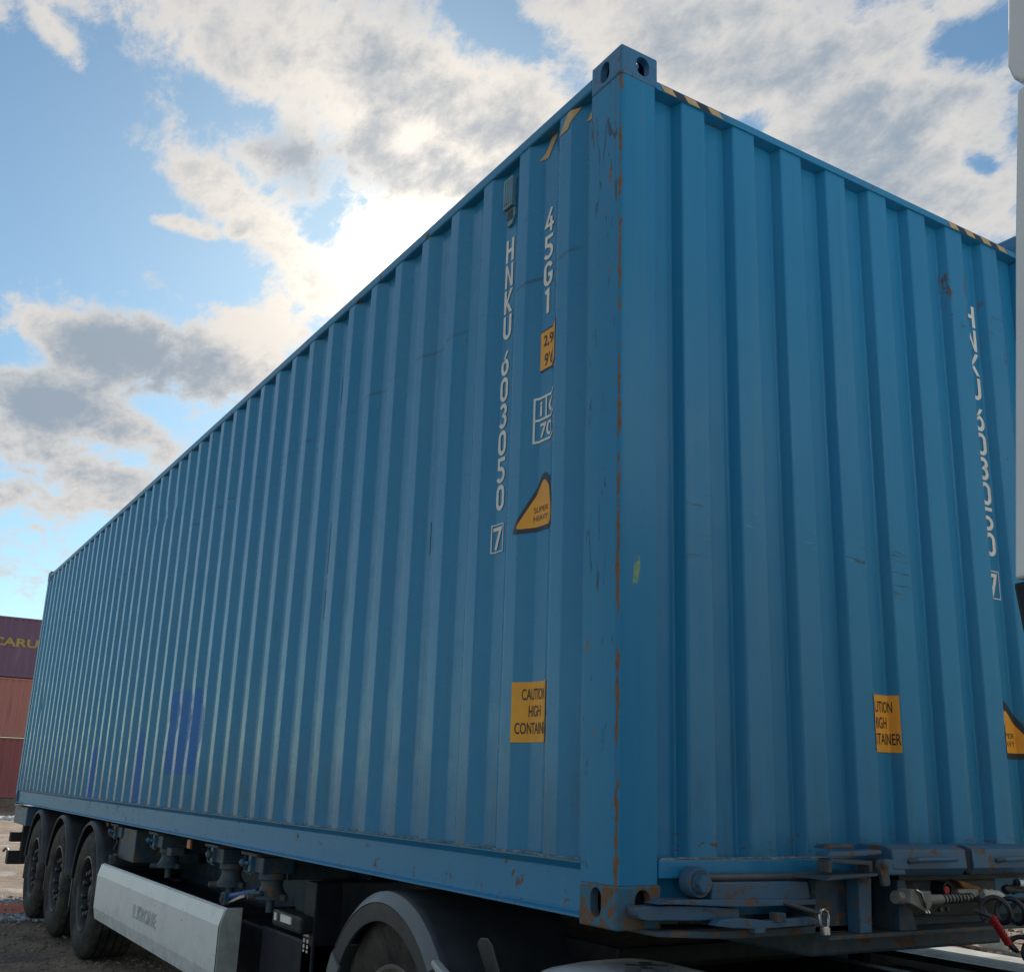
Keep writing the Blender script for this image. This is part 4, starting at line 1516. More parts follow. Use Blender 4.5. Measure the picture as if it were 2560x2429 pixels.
# twist-lock outriggers
def twistlock(x0, bell=True, knob=-0.02, big=False, nut=True):
    w = 0.26
    MB().box(x0, x0 + w, 0.06, 0.30, -0.022, -0.006).build('bolster_plate', m_chassis_rust, TR, bevel=0.003)
    MB().box(x0 + 0.05, x0 + 0.21, 0.26, 0.66, -0.145, -0.023).build('outrigger', m_chassis, TR, bevel=0.006)
    MB().box(x0 + 0.115, x0 + 0.155, 0.065, 0.10, -0.105, -0.023).build('lock_slide', m_chassis_lt, TR, bevel=0.003)
    # bent keeper round the handle
    MB().tube([(x0 + 0.03, 0.075, -0.023), (x0 + 0.03, 0.075, -0.09), (x0 + 0.045, 0.075, -0.105), (x0 + 0.17, 0.075, -0.118)], 0.006, 6).build('keeper', m_chassis_rust, TR)
    k = MB()
    k.tube([(x0 + 0.135, 0.066, -0.062), (x0 + 0.135 + knob, 0.055, -0.062)], 0.010, 8)
    k.lathe([(0.0001, -0.021), (0.012, -0.018), (0.019, -0.009), (0.021, 0.0), (0.019, 0.009), (0.012, 0.018), (0.0001, 0.021)], (x0 + 0.135 + knob, 0.05, -0.062), 'z', 14)
    k.build('lock_knob', m_chassis_lt, TR, smooth=True)
    MB().box(x0 + 0.16, x0 + 0.30, 0.085, 0.26, -0.105, -0.023).build('lock_housing', m_chassis, TR, bevel=0.006)
    if bell:
        cx, cy = x0 + 0.24, 0.165
        MB().lathe([(0.0001, -0.105), (0.072, -0.105), (0.072, -0.135), (0.060, -0.140), (0.056, -0.165), (0.068, -0.195), (0.088, -0.215), (0.088, -0.232), (0.045, -0.238), (0.0001, -0.238)], (cx, cy, 0), 'z', 20).build('lock_bell', m_chassis_rust, TR, smooth=True)
        if nut:
            for a in (20, 140, 260):
                dx, dy = math.cos(R(a)), math.sin(R(a))
                MB().bar((cx + dx * 0.05, cy + dy * 0.05, -0.222), (cx + dx * 0.125, cy + dy * 0.125, -0.222), 0.020, 6, 0.016).build('nut_wing', m_chassis_rust, TR)
            MB().bar((cx, cy, -0.238), (cx, cy, -0.30), 0.022, 10).build('lock_screw', m_chassis, TR, smooth=True)


twistlock(-6.84, bell=False, knob=-0.06)
MB().box(-6.62, -6.10, 0.10, 0.60, -0.26, -0.024).build('valve_box', m_chassis, TR, bevel=0.006)
MB().box(-6.635, -6.620, 0.098, 0.135, -0.262, -0.022).build('valve_box_edge', m_chassis_rust, TR)
MB().tube([(-6.70, 0.09, -0.03), (-6.69, 0.09, -0.12), (-6.66, 0.09, -0.15), (-6.70, 0.085, -0.18), (-6.72, 0.085, -0.20)], 0.009, 6).build('release_handle', m_chassis_rust, TR, smooth=True)
MB().bar((-6.70, 0.09, -0.245), (-6.62, 0.10, -0.250), 0.018, 8).build('drain_valve', m_chassis_rust, TR)
MB().bar((-6.98, 0.10, -0.105), (-6.86, 0.12, -0.105), 0.030, 12).build('air_can', m_blackmetal, TR, smooth=True)
twistlock(-5.56, knob=-0.06)
twistlock(-4.16, knob=0.0)
twistlock(-3.46, knob=-0.06)
for xx, nm in ((-7.13, 0), (-4.61, 1)):
    MB().box(xx - 0.06, xx + 0.02, 0.10, 0.13, -0.016, -0.008).build('lamp_bracket', m_blackmetal, TR)
    r_ = MB().box(xx - 0.035, xx + 0.035, 0.085, 0.10, -0.065, -0.012).build('side_marker', m_reflector, TR, bevel=0.004)
    MB().box(xx - 0.042, xx + 0.042, 0.1005, 0.125, -0.07, -0.010).build('marker_housing', m_blackmetal, r_, bevel=0.003)
MB().box(-5.17, -5.06, 0.10, 0.19, -0.14, -0.09).build('cable_clip', m_chassis_rust, TR, bevel=0.003)
MB().box(-3.74, -3.62, 0.20, 0.30, -0.14, -0.09).build('cable_clip', m_chassis_rust, TR, bevel=0.003)
# lever handles on the last nut
MB().bar((-3.30, 0.12, -0.205), (-3.62, 0.06, -0.262), 0.020, 12).build('blue_lever', m_bluehandle, TR, smooth=True)
MB().prism([(-3.62, -0.292), (-3.40, -0.235), (-3.28, -0.212), (-3.28, -0.225), (-3.40, -0.250), (-3.62, -0.300)], 'y', 0.05, 0.062).build('flat_lever', m_chrome, TR)
MB().bar((-3.30, 0.055, -0.218), (-3.16, 0.09, -0.198), 0.014, 8).build('lever_sleeve', m_chassis_rust, TR)

# white side skirt with pressed creases
SK0, SK1 = -6.70, -3.46
prof = [(0.020, -0.303), (0.000, -0.312), (-0.022, -0.392), (-0.022, -0.630), (-0.004, -0.715), (0.018, -0.722), (0.018, -0.716), (0.000, -0.709), (-0.016, -0.627), (-0.016, -0.394), (0.005, -0.317), (0.020, -0.309)]
sk = MB().prism(prof, 'x', SK0, SK1 - 0.002).build('side_skirt', m_skirt, TR, origin=(SK0, 0, -0.72), bevel=0.0015)
MB().prism([(0.021, -0.300), (0.001, -0.309), (-0.024, -0.391), (-0.024, -0.631), (-0.005, -0.718), (0.075, -0.722), (0.092, -0.66), (0.095, -0.300)], 'x', SK1, SK1 + 0.012).build('skirt_end', m_skirt_end, sk, origin=(SK1, 0, -0.72), bevel=0.003)
MB().prism([(0.0225, -0.303), (-0.0005, -0.312), (-0.0255, -0.393), (-0.0255, -0.629), (-0.007, -0.714), (0.0225, -0.719)], 'x', SK1 - 0.008, SK1 - 0.003).build('rusty_joint', m_weld if False else m_blackmetal, sk, origin=(SK1, 0, -0.72))
vs, fs = strip_text('KRONE', 0.50, 0.088, 0.0, 0.02)
MB().add([(-5.26 + v[0], -0.0225 - (v[2] + 0.02) * 0.2, -0.560 + v[1]) for v in vs], fs).build('embossed_name', m_emboss_shade, sk, origin=(SK0, 0, -0.72))
eb = MB()
eb.add([(-5.41 + a, -0.0225 - 0.004, -0.560 + b) for a, b in [(0.0, 0.0), (0.10, 0.0), (0.10, 0.013), (0.0, 0.013)]] + [(-5.41 + a, -0.0222, -0.560 + b) for a, b in [(0.0, 0.0), (0.10, 0.0), (0.10, 0.013), (0.0, 0.013)]], [(0, 1, 2, 3), (0, 4, 5, 1), (1, 5, 6, 2), (2, 6, 7, 3), (3, 7, 4, 0)])
for a0_, a1_ in ((0.012, 0.024), (0.055, 0.070)):
    eb.box(-5.41 + a0_, -5.41 + a1_, -0.0265, -0.0222, -0.542, -0.475)
eb.build('embossed_emblem', m_emboss_shade, sk, origin=(SK0, 0, -0.72))
for xx in (-6.58, -3.62):
    MB().box(xx - 0.03, xx + 0.03, 0.03, 0.07, -0.302, -0.235).build('skirt_latch', m_chassis_rust, TR, bevel=0.006)
    MB().lathe([(0.022, -0.006), (0.026, 0.0), (0.022, 0.006)], (xx - 0.01, 0.025, -0.268), 'y', 14).build('latch_ring', m_steel, TR)
    MB().bar((xx, 0.06, -0.35), (xx, 0.60, -0.35), 0.03, 8).build('skirt_arm', m_blackmetal, TR)
# pallet box, landing leg, position lamp
MB().box(-6.4, -2.95, 0.28, 0.58, -0.80, -0.42).build('tool_box', m_navy, TR, bevel=0.02)
MB().box(-3.30, -2.58, 0.16, 0.56, -0.74, -0.37).build('pallet_box', m_navy, TR, bevel=0.015)
pb = MB().box(-3.00, -2.60, 0.10, 0.20, -0.335, -0.255).build('lamp_bracket', m_blackmetal, TR, bevel=0.015)
MB().box(-2.955, -2.925, 0.094, 0.1, -0.305, -0.270).build('lamp_lens', m_letter, pb)
MB().box(-2.865, -2.72, 0.094, 0.1, -0.302, -0.268).build('lamp_lens', m_letter, pb)
lg = MB().box(-2.72, -2.58, 0.16, 0.30, -0.72, -0.10).build('landing_leg', m_navy, TR, bevel=0.008)
MB().box(-2.70, -2.60, 0.18, 0.28, -0.98, -0.72).build('leg_foot', m_navy, TR, bevel=0.006)
MB().box(-2.80, -2.50, 0.10, 0.36, -1.00, -0.975).build('leg_foot_plate', m_blackmetal, TR, bevel=0.006)
random.seed(11)
for k, (zz, hh) in enumerate(((-0.305, 0.008), (-0.320, 0.012), (-0.340, 0.010), (-0.362, 0.016), (-0.388, 0.016), (-0.412, 0.010))):
    for j in range(3):
        if (k >= 3 and j == 1):
            continue
        MB().box(-2.695 + j * 0.022, -2.678 + j * 0.022, 0.1575, 0.160, zz - hh, zz).build('label_print', m_letter, lg)

# front bolster: frame plates, locking arms, pipes
F = TR
MB().prism([(0.155, 0.077), (0.155, 0.137), (0.30, 0.140), (0.30, 0.077)], 'x', -0.06, -0.045).build('recess_plate', m_rail, F)
MB().prism([(0.084, -0.008), (0.275, -0.020), (0.402, -0.024), (0.86, -0.022), (0.86, -0.002), (0.30, -0.002), (0.084, 0.004)], 'x', -0.10, 0.075).build('bolster_floor', m_chassis_rust, F, bevel=0.002)
MB().prism([(0.70, -0.036), (2.36, -0.036), (2.36, -0.0235), (0.70, -0.0235)], 'x', -0.12, 0.13).build('bottom_flange', m_chassis_rust, F, bevel=0.002)
MB().box(-0.10, -0.088, 0.30, 2.2, -0.02, 0.20).build('bolster_web', m_chassis, F)
# upper arm: angle bar with rolled lower edge, tip reaching the casting
MB().prism([(0.300, 0.082), (0.304, 0.129), (0.695, 0.126), (0.715, 0.066), (0.405, 0.068), (0.34, 0.074)], 'x', 0.0, 0.058).build('upper_arm', m_chassis_lt, F, bevel=0.004)
MB().prism([(0.088, 0.0755), (0.155, 0.086), (0.715, 0.075), (0.715, 0.0585), (0.405, 0.060), (0.30, 0.0655), (0.16, 0.0735)], 'x', 0.005, 0.075).build('arm_plate', m_chassis_lt, F, bevel=0.003)
rg = MB().lathe([(0.030, -0.02), (0.043, -0.02), (0.043, 0.022), (0.040, 0.026), (0.030, 0.026)], (0.03, 0.262, 0.128), 'x', 28, True).build('pivot_ring', m_chassis_lt, F, smooth=True)
MB().lathe([(0.0001, 0.024), (0.032, 0.024), (0.034, 0.030), (0.030, 0.036), (0.0001, 0.036)], (0.03, 0.262, 0.128), 'x', 24).build('washer', m_chassis_rust, rg, smooth=True)
MB().hexn((0.064, 0.254, 0.128), 0.027, 0.024, 'x').build('hex_bolt', m_chassis_lt, rg, bevel=0.003)
MB().bar((0.035, 0.300, 0.140), (0.035, 0.755, 0.137), 0.012, 14).build('lock_rod', m_steel, F, smooth=True)
# lower arm that enters the casting slot
lp = [(0.030, 0.060), (0.035, 0.066), (0.05, 0.069), (0.16, 0.068), (0.254, 0.065), (0.41, 0.054), (0.41, 0.028), (0.254, 0.026), (0.15, 0.030), (0.075, 0.032), (0.045, 0.036), (0.033, 0.046)]
MB().prism(lp, 'x', 0.006, 0.056).build('lower_arm', m_chassis_lt, F, bevel=0.003)
MB().prism([(0.10, 0.030), (0.12, 0.055), (0.40, 0.055), (0.40, 0.0)], 'x', -0.05, 0.0).build('arm_backing', m_chassis_rust, F)
# slotted link below
lk = [(0.265, 0.018), (0.285, 0.032), (0.36, 0.036), (0.475, 0.024), (0.65, 0.030), (0.682, 0.022), (0.684, 0.012), (0.65, 0.006), (0.475, 0.004), (0.462, 0.003), (0.462, -0.009), (0.420, -0.008), (0.420, 0.005), (0.33, 0.010)]
MB().prism(lk, 'x', 0.078, 0.108).build('lock_link', m_chassis_lt, F, bevel=0.002)
MB().box(0.085, 0.120, 0.50, 0.535, 0.020, 0.046).build('link_stop', m_chassis_rust, F, bevel=0.002)
MB().bar((0.02, 0.53, 0.085), (0.15, 0.645, 0.044), 0.007, 8).build('spring_rod', m_steel, F, smooth=True)
# steel ring handle
MB().tube([(0.15, 0.662, -0.005), (0.15, 0.645, 0.012), (0.15, 0.642, 0.040), (0.15, 0.650, 0.052), (0.15, 0.661, 0.055), (0.15, 0.672, 0.050), (0.15, 0.678, 0.036), (0.15, 0.674, 0.010), (0.15, 0.662, -0.005)], 0.0055, 8).build('ring_handle', m_chrome, F, smooth=True)
MB().prism([(0.647, 0.002), (0.650, -0.018), (0.677, -0.018), (0.677, 0.002), (0.671, 0.008), (0.653, 0.008)], 'x', 0.142, 0.158).build('handle_shank', m_chrome, F, bevel=0.003)
# bracket block, gussets
MB().prism([(0.715, 0.130), (0.90, 0.142), (0.90, 0.132), (0.86, -0.022), (0.70, -0.022)], 'x', -0.02, 0.075).build('bracket_wall', m_chassis_rust, F, bevel=0.003)
MB().prism([(0.64, 0.139), (0.86, 0.148), (0.87, 0.158), (0.655, 0.152)], 'x', 0.03, 0.19).build('hinge_shelf', m_chassis_rust, F, bevel=0.003)
MB().prism([(0.845, 0.140), (0.905, 0.140), (0.895, -0.023), (0.842, -0.023)], 'x', 0.078, 0.128).build('gusset', m_chassis_lt, F, bevel=0.004)
MB().prism([(1.030, 0.150), (1.062, 0.150), (1.112, -0.023), (1.030, -0.023)], 'x', 0.0, 0.125).build('gusset', m_chassis, F, bevel=0.003)
MB().box(-0.02, 0.03, 0.86, 1.05, 0.02, 0.14).build('dark_pocket', m_blackmetal, F)
hk = MB()
hk.prism([(0.66, 0.160), (0.66, 0.192), (0.675, 0.200), (0.855, 0.192), (0.855, 0.160), (0.840, 0.160), (0.840, 0.180), (0.675, 0.187), (0.672, 0.160)], 'x', 0.13, 0.178)
hk.build('hinge_frame', m_chassis_rust, F, bevel=0.003)
MB().prism([(0.665, 0.204), (0.672, 0.218), (0.82, 0.222), (0.905, 0.224), (0.912, 0.212), (0.82, 0.206)], 'x', 0.12, 0.17).build('hinge_blade', m_chassis_lt, F, bevel=0.003)
MB().prism([(0.72, 0.224), (0.74, 0.236), (0.83, 0.238), (0.84, 0.226)], 'x', 0.06, 0.12).build('hinge_wedge', m_chassis_rust, F, bevel=0.003)
st = MB().prism([(0.858, 0.178), (0.866, 0.196), (0.892, 0.198), (0.902, 0.180), (0.910, 0.128), (0.902, 0.120), (0.880, 0.120), (0.872, 0.150)], 'x', 0.182, 0.197).build('hinge_strap', m_chassis_rust, F, bevel=0.003)
MB().lathe([(0.0001, 0.0), (0.014, 0.0), (0.014, 0.010), (0.009, 0.013), (0.0001, 0.013)], (0.197, 0.880, 0.185), 'x', 16).build('pivot_bolt', m_chassis_rust, st, smooth=True)
MB().prism([(0.905, 0.152), (0.905, 0.200), (0.965, 0.194), (1.002, 0.172), (1.002, 0.150)], 'x', 0.10, 0.182).build('hinge_block', m_chassis_lt, F, bevel=0.004)
# two square bump tubes
for (a, b) in ((0.945, 1.310), (1.345, 1.72)):
    MB().prism([(0.03, 0.150), (0.03, 0.228), (0.045, 0.238), (0.150, 0.238), (0.180, 0.226), (0.185, 0.168), (0.165, 0.146), (0.045, 0.146)], 'y', a, b).build('bump_tube', m_chassis_lt, F, bevel=0.004, wob=0.002)
MB().prism([(0.03, 0.150), (0.03, 0.228), (0.15, 0.236), (0.178, 0.224), (0.178, 0.150)], 'y', 1.312, 1.343).build('tube_joint', m_navy, F, bevel=0.003)
for (a, b) in ((1.02, 1.225), (1.47, 1.64)):
    MB().tube([(0.186, a, 0.190), (0.205, a + 0.012, 0.196), (0.207, b, 0.198)], 0.008, 8).build('grab_bar', m_chassis_lt, F, smooth=True)
MB().box(-0.02, 0.14, 1.02, 2.3, 0.130, 0.144).build('tube_seat', m_blackmetal, F)
MB().prism([(1.12, 0.012), (1.50, 0.004), (1.62, 0.004), (1.62, 0.07), (1.12, 0.07)], 'x', 0.05, 0.075).build('socket_panel', m_blackmetal, F, bevel=0.004)
for yy, rr in ((1.30, 0.008), (1.336, 0.006)):
    MB().hexn((0.0755, yy, 0.030), rr, 0.006, 'x').build('panel_bolt', m_steel, F)
pc = MB()
pc.tube([(0.09, 1.160, 0.048), (0.112, 1.166, 0.042), (0.118, 1.170, 0.028), (0.105, 1.172, 0.018)], 0.006, 6)
pc.tube([(0.09, 1.174, 0.048), (0.112, 1.180, 0.042), (0.118, 1.184, 0.028), (0.105, 1.186, 0.018)], 0.006, 6)
pc.build('bright_clip', m_chrome, F, smooth=True)
sock = MB().lathe([(0.0001, 0.0), (0.022, 0.0), (0.022, 0.05), (0.018, 0.052), (0.018, 0.03), (0.0001, 0.03)], (0.10, 1.245, 0.100), 'x', 18).build('air_socket', m_blackmetal, F, smooth=True)
MB().lathe([(0.0001, 0.031), (0.014, 0.031), (0.014, 0.048), (0.0001, 0.048)], (0.10, 1.245, 0.096), 'x', 14).build('red_seal', m_red, sock, smooth=True)
MB().prism([(1.36, 0.124), (1.40, 0.120), (1.50, 0.094), (1.485, 0.088), (1.41, 0.096)], 'x', 0.06, 0.10).build('coupling_lever', m_copper, F, bevel=0.004)
MB().box(0.05, 0.10, 1.37, 1.48, 0.070, 0.094).build('coupling_block', m_whiteplug, F, bevel=0.006)

# ------------------------------------------------------------------ hoses
def helix(c, axis_end, r, turns, n=20, ph=0.0, sq=1.0):
    a, b = Vector(c), Vector(axis_end)
    t = (b - a).normalized()
    u = Vector((1, 0, 0.1))
    u = (u - t * u.dot(t)).normalized()
    w = t.cross(u)
    out = []
    for i in range(int(turns * n) + 1):
        s = i / (turns * n)
        an = ph + 2 * math.pi * turns * s
        out.append(a.lerp(b, s) + (u * math.cos(an) + w * math.sin(an) * sq) * r)
    return out


HS = thing('coiled_power_cable', 'black coiled cable with grey plug and ribbed grey boot at trailer front', 'cable', (0.2, 1.1, -0.02))
hx = helix((0.345, 1.170, 0.062), (0.36, 1.62, 0.030), 0.036, 6.2, 22, 1.9)
lead = [(0.20, 1.31, 0.077), (0.235, 1.29, 0.072), (0.27, 1.25, 0.055), (0.305, 1.215, 0.04)]
MB().tube([Vector(p) for p in lead] + hx, 0.0075, 10).build('cable', m_hose, HS, smooth=True)
pl = MB().prism([(0.985, 0.070), (0.995, 0.108), (1.012, 0.110), (1.030, 0.102), (1.088, 0.103), (1.090, 0.060), (1.078, 0.048), (1.050, 0.044), (1.020, 0.058)], 'x', 0.15, 0.205).build('plug', m_hosegrey, HS, bevel=0.004)
MB().tube([(0.207, 1.012, 0.108), (0.212, 1.030, 0.100), (0.213, 1.040, 0.075), (0.210, 1.052, 0.055)], 0.005, 6).build('latch_bail', m_chrome, pl, smooth=True)
MB().bar((0.17, 0.96, 0.085), (0.17, 0.99, 0.080), 0.020, 12).build('plug_collar', m_hosegrey, HS, smooth=True)
MB().tube([(0.178, 1.088, 0.074), (0.180, 1.105, 0.0735), (0.185, 1.15, 0.0745), (0.19, 1.24, 0.077), (0.20, 1.31, 0.077)], [0.019, 0.0165, 0.0155, 0.0135, 0.0115], 14).build('cable_boot', m_hosegrey, HS, smooth=True)
for k in range(9):
    y = 1.165 + k * 0.0165
    MB().lathe([(0.0125 + 0.002 * (1 - k / 9), -0.002), (0.0150 + 0.0018 * (1 - k / 9), -0.002), (0.0150 + 0.0018 * (1 - k / 9), 0.002), (0.0125 + 0.002 * (1 - k / 9), 0.002)], (0.1865 + 0.0013 * k, y, 0.0750 + 0.0003 * k), 'y', 14, True, R(-60), R(150)).build('boot_slot', m_black, HS)
HR = thing('air_hose', 'black coiled air hose with red ribbed sleeve hanging behind the cab', 'hose', (0.40, 1.14, -0.06))
MB().tube([(0.36, 1.085, 0.062), (0.385, 1.092, 0.056), (0.40, 1.104, 0.047)], 0.0075, 10).build('hose_end', m_hose, HR, smooth=True)
rs = MB().tube([(0.40, 1.104, 0.048), (0.40, 1.140, 0.010), (0.40, 1.176, -0.030)], 0.0105, 12).build('red_sleeve', m_red, HR, smooth=True)
for k in range(8):
    t = k / 8 + 0.06
    p = Vector((0.40, 1.104, 0.048)).lerp(Vector((0.40, 1.176, -0.030)), t)
    q = p + Vector((0, 0.0026, -0.0028))
    MB().tube([p, q], 0.0125, 12).build('sleeve_rib', m_red, rs, smooth=True)
MB().tube([Vector((0.40, 1.176, -0.030)), Vector((0.402, 1.190, -0.042)), Vector((0.405, 1.205, -0.050))] + helix((0.40, 1.225, -0.045), (0.42, 1.50, -0.085), 0.034, 4, 22, 3.6), 0.0075, 10).build('hose_coil', m_hose, HR, smooth=True)
HW = thing('air_coupling', 'cream ribbed air coupling on a black hose under the blue tubes', 'coupling', (0.16, 1.45, 0.05))
MB().tube([(0.15, 1.425, 0.082), (0.152, 1.44, 0.0815), (0.154, 1.452, 0.081), (0.156, 1.466, 0.080), (0.158, 1.478, 0.079), (0.160, 1.49, 0.078), (0.162, 1.51, 0.074), (0.163, 1.52, 0.071)], [0.013, 0.018, 0.013, 0.018, 0.013, 0.017, 0.012, 0.010], 14).build('ribbed_boot', m_whiteplug, HW, smooth=True)
MB().tube([(0.163, 1.515, 0.072), (0.18, 1.58, 0.062), (0.20, 1.68, 0.052), (0.25, 1.85, 0.04)], 0.008, 8).build('hose', m_hose, HW, smooth=True)
HB = thing('air_coupling', 'black ribbed air coupling with steel cap at right frame edge', 'coupling', (0.16, 1.58, 0.07))
MB().tube([(0.15, 1.545, 0.095), (0.152, 1.56, 0.0945), (0.154, 1.574, 0.094), (0.156, 1.588, 0.094), (0.158, 1.602, 0.0935), (0.162, 1.64, 0.092), (0.17, 1.75, 0.09)], [0.011, 0.017, 0.012, 0.017, 0.012, 0.010, 0.010], 12).build('ribbed_boot', m_hose, HB, smooth=True)
MB().bar((0.175, 1.585, 0.116), (0.178, 1.64, 0.112), 0.016, 12).build('steel_cap', m_chrome, HB, smooth=True)

# ------------------------------------------------------------------ tractor unit
TK = thing('truck_tractor', 'white truck tractor unit with dark grey rear mudguard coupled to the trailer', 'truck', (0.8, 1.219, -Z0))
DX = -1.42
DZ = -Z0 + 0.50
for yy in (0.80, 1.56):
    MB().box(-2.3, 3.9, yy, yy + 0.08, -0.52, -0.24).build('frame_rail', m_blackmetal, TK, bevel=0.005)
MB().box(-1.9, -0.7, 0.55, 1.88, -0.24, -0.16).build('fifth_wheel', m_blackmetal, TK, bevel=0.02)
MB().box(-0.75, 1.2, 0.62, 1.85, -0.33, -0.30).build('catwalk', m_blackmetal, TK, bevel=0.005)
for k in range(7):
    MB().box(-0.70 + k * 0.26, -0.50 + k * 0.26, 0.66, 1.80, -0.3, -0.285).build('catwalk_plank', m_blackmetal, TK, bevel=0.003)
cw = (DX, 0.02, DZ)
rim = MB().lathe([(0.288, 0.028), (0.300, 0.014), (0.296, 0.006), (0.284, 0.012), (0.272, 0.04), (0.262, 0.09), (0.235, 0.11), (0.19, 0.03), (0.14, 0.02), (0.11, 0.0), (0.0001, -0.01)], cw, 'y', 56).build('drive_wheel', m_alu, TK, origin=cw, smooth=True)
tyre_mesh(cw, 0.505, 0.28, 0.285, m_tyre2, rim)
for k in range(10):
    a = 2 * math.pi * k / 10
    nc = (cw[0] + 0.168 * math.cos(a), cw[1], cw[2] + 0.168 * math.sin(a))
    MB().lathe([(0.018, 0.03), (0.018, -0.02), (0.012, -0.03), (0.0001, -0.03)], nc, 'y', 8).build('wheel_nut', m_nut, rim, origin=nc, smooth=True)
# moulded letters on the tyre wall
vs, fs = strip_text('SP', 0.075, 0.05, 0.02, 0.02)
A0 = R(58)
lt = []
for v in vs:
    a = A0 - (v[0] - 0.037) / 0.42
    r_ = 0.395 + v[1]
    lt.append((cw[0] + r_ * math.cos(a), 0.0115 - v[2] * 0.15, cw[2] + r_ * math.sin(a)))
MB().add(lt, fs).build('moulded_letters', m_hose, rim, origin=cw)
dup(rim, TK, (0, 0.32, 0))
for yy in (2.42, 2.10):
    c = (DX, yy, DZ)
    MB().lathe([(0.05, -0.05), (0.26, -0.05), (0.30, 0.0), (0.45, 0.005), (0.495, -0.02), (0.505, -0.05), (0.505, -0.24), (0.46, -0.28), (0.2, -0.27)], c, 'y', 40).build('road_wheel', m_tyre2, TK, origin=c, smooth=True)
for yy in (0.0, 2.12):
    c = (3.05, yy, DZ)
    MB().lathe([(0.0001, 0.02), (0.26, 0.02), (0.30, 0.0), (0.45, -0.005), (0.495, 0.02), (0.505, 0.05), (0.505, 0.26), (0.46, 0.31), (0.0001, 0.30)], c, 'y', 40).build('front_wheel', m_tyre2, TK, origin=c, smooth=True)
MB().bar((DX, 0.5, DZ), (DX, 1.95, DZ), 0.09, 14).build('drive_axle', m_blackmetal, TK, smooth=True)


def big_guard(y0, y1, sgn):
    """moulded rear mudguard: pale side lip, chamfer, dark crown; sgn -1 = outside at low y"""
    s = sgn
    yo = y0 if s < 0 else y1
    yi = y1 if s < 0 else y0
    d = -s
    lipm = MB().lathe([(0.455, yo + 0.012 * d), (0.455, yo), (0.520, yo - 0.004 * d), (0.522, yo + 0.012 * d)], (DX, 0, DZ), 'y', 34, True, R(20), R(146)).build('mudguard_lip', m_grey_lip if False else m_grey_plastic, TK, smooth=True)
    cr = MB().lathe([(0.5225, yo - 0.003 * d), (0.560, yo + 0.030 * d), (0.566, yo + 0.06 * d), (0.566, yi), (0.556, yi), (0.556, yo + 0.06 * d), (0.548, yo + 0.034 * d), (0.5225, yo + 0.012 * d)], (DX, 0, DZ), 'y', 34, True, R(22), R(146)).build('mudguard_crown', m_grey_plastic, TK, smooth=True)
    MB().lathe([(0.5232, yo - 0.006 * d), (0.5600, yo + 0.0275 * d), (0.5625, yo + 0.0300 * d), (0.5255, yo - 0.0055 * d)], (DX, 0, DZ), 'y', 34, True, R(40), R(146)).build('mudguard_bevel', m_grey_lip, TK, smooth=True)
    # rear flap piece
    MB().lathe([(0.44, yo + 0.002 * d), (0.44, yo - 0.008 * d), (0.528, yo - 0.010 * d), (0.572, yo + 0.03 * d), (0.572, yi), (0.560, yi), (0.560, yo + 0.036 * d), (0.52, yo + 0.004 * d)], (DX, 0, DZ), 'y', 14, True, R(147), R(196)).build('mudguard_tail', m_grey_lip, TK, smooth=True)
    # front sheet sloping toward the fairing
    a = R(22)
    fx, fz = DX + 0.56 * math.cos(a), DZ + 0.56 * math.sin(a)


big_guard(-0.035, 0.60, -1)
big_guard(1.84, 2.47, 1)
MB().lathe([(0.566, 0.06), (0.566, 0.60), (0.556, 0.60), (0.556, 0.06)], (DX, 0, DZ), 'y', 12, True, R(-25), R(21.8)).build('mudguard_front', m_plastic, TK, smooth=True)
# catch strap and white marker on the guard
MB().prism([(-0.905, -0.150), (-0.880, -0.128), (-0.830, -0.124), (-0.800, -0.140), (-0.715, -0.262), (-0.740, -0.285), (-0.815, -0.265)], 'y', 0.085, 0.100).build('guard_strap', m_hose, TK, bevel=0.006)
MB().prism([(-0.985, -0.222), (-0.975, -0.206), (-0.86, -0.245), (-0.78, -0.285), (-0.79, -0.305), (-0.90, -0.27)], 'y', -0.05, -0.02).build('side_strip', m_fairing, TK, bevel=0.006)
hb = MB().box(-0.865, -0.755, 0.0, 0.05, -0.262, -0.240).build('strap_hinge', m_grey_plastic, TK, bevel=0.004)
for xx in (-0.835, -0.785):
    MB().hexn((xx, 0.025, -0.2398), 0.012, 0.010, 'z').build('hinge_bolt', m_steel, hb)


def fairing(x0, x1, y0, y1, zt, zb_, r, rx, name, mat):
    """side fairing with a big rounded top and rounded rear end"""
    vs, fs = [], []
    n, m = 18, 14
    for i in range(n + 1):
        t = i / n
        x = x0 + (x1 - x0) * t
        e = max(0.0, 1 - (x - x0) / rx)
        drop = rx * 0.62 * (1 - math.sqrt(max(0, 1 - e * e)))
        for j in range(m + 1):
            a = math.pi * j / m
            cy, hw = (y0 + y1) / 2, (y1 - y0) / 2
            yy = cy - hw * (abs(math.cos(a)) ** 0.55) * (1 if math.cos(a) > 0 else -1)
            zz = zt - drop - r + r * (math.sin(a) ** 0.55 if math.sin(a) > 0 else 0)
            vs.append((x, yy, zz))
        vs.append((x, y1, zb_))
        vs.append((x, y0, zb_))
    k = m + 3
    for i in range(n):
        for j in range(k):
            j2 = (j + 1) % k
            fs.append((i * k + j, i * k + j2, (i + 1) * k + j2, (i + 1) * k + j))
    fs.append(tuple(range(k)))
    fs.append(tuple(n * k + j for j in range(k - 1, -1, -1)))
    return MB().add(vs, fs).build(name, mat, TK, smooth=True)


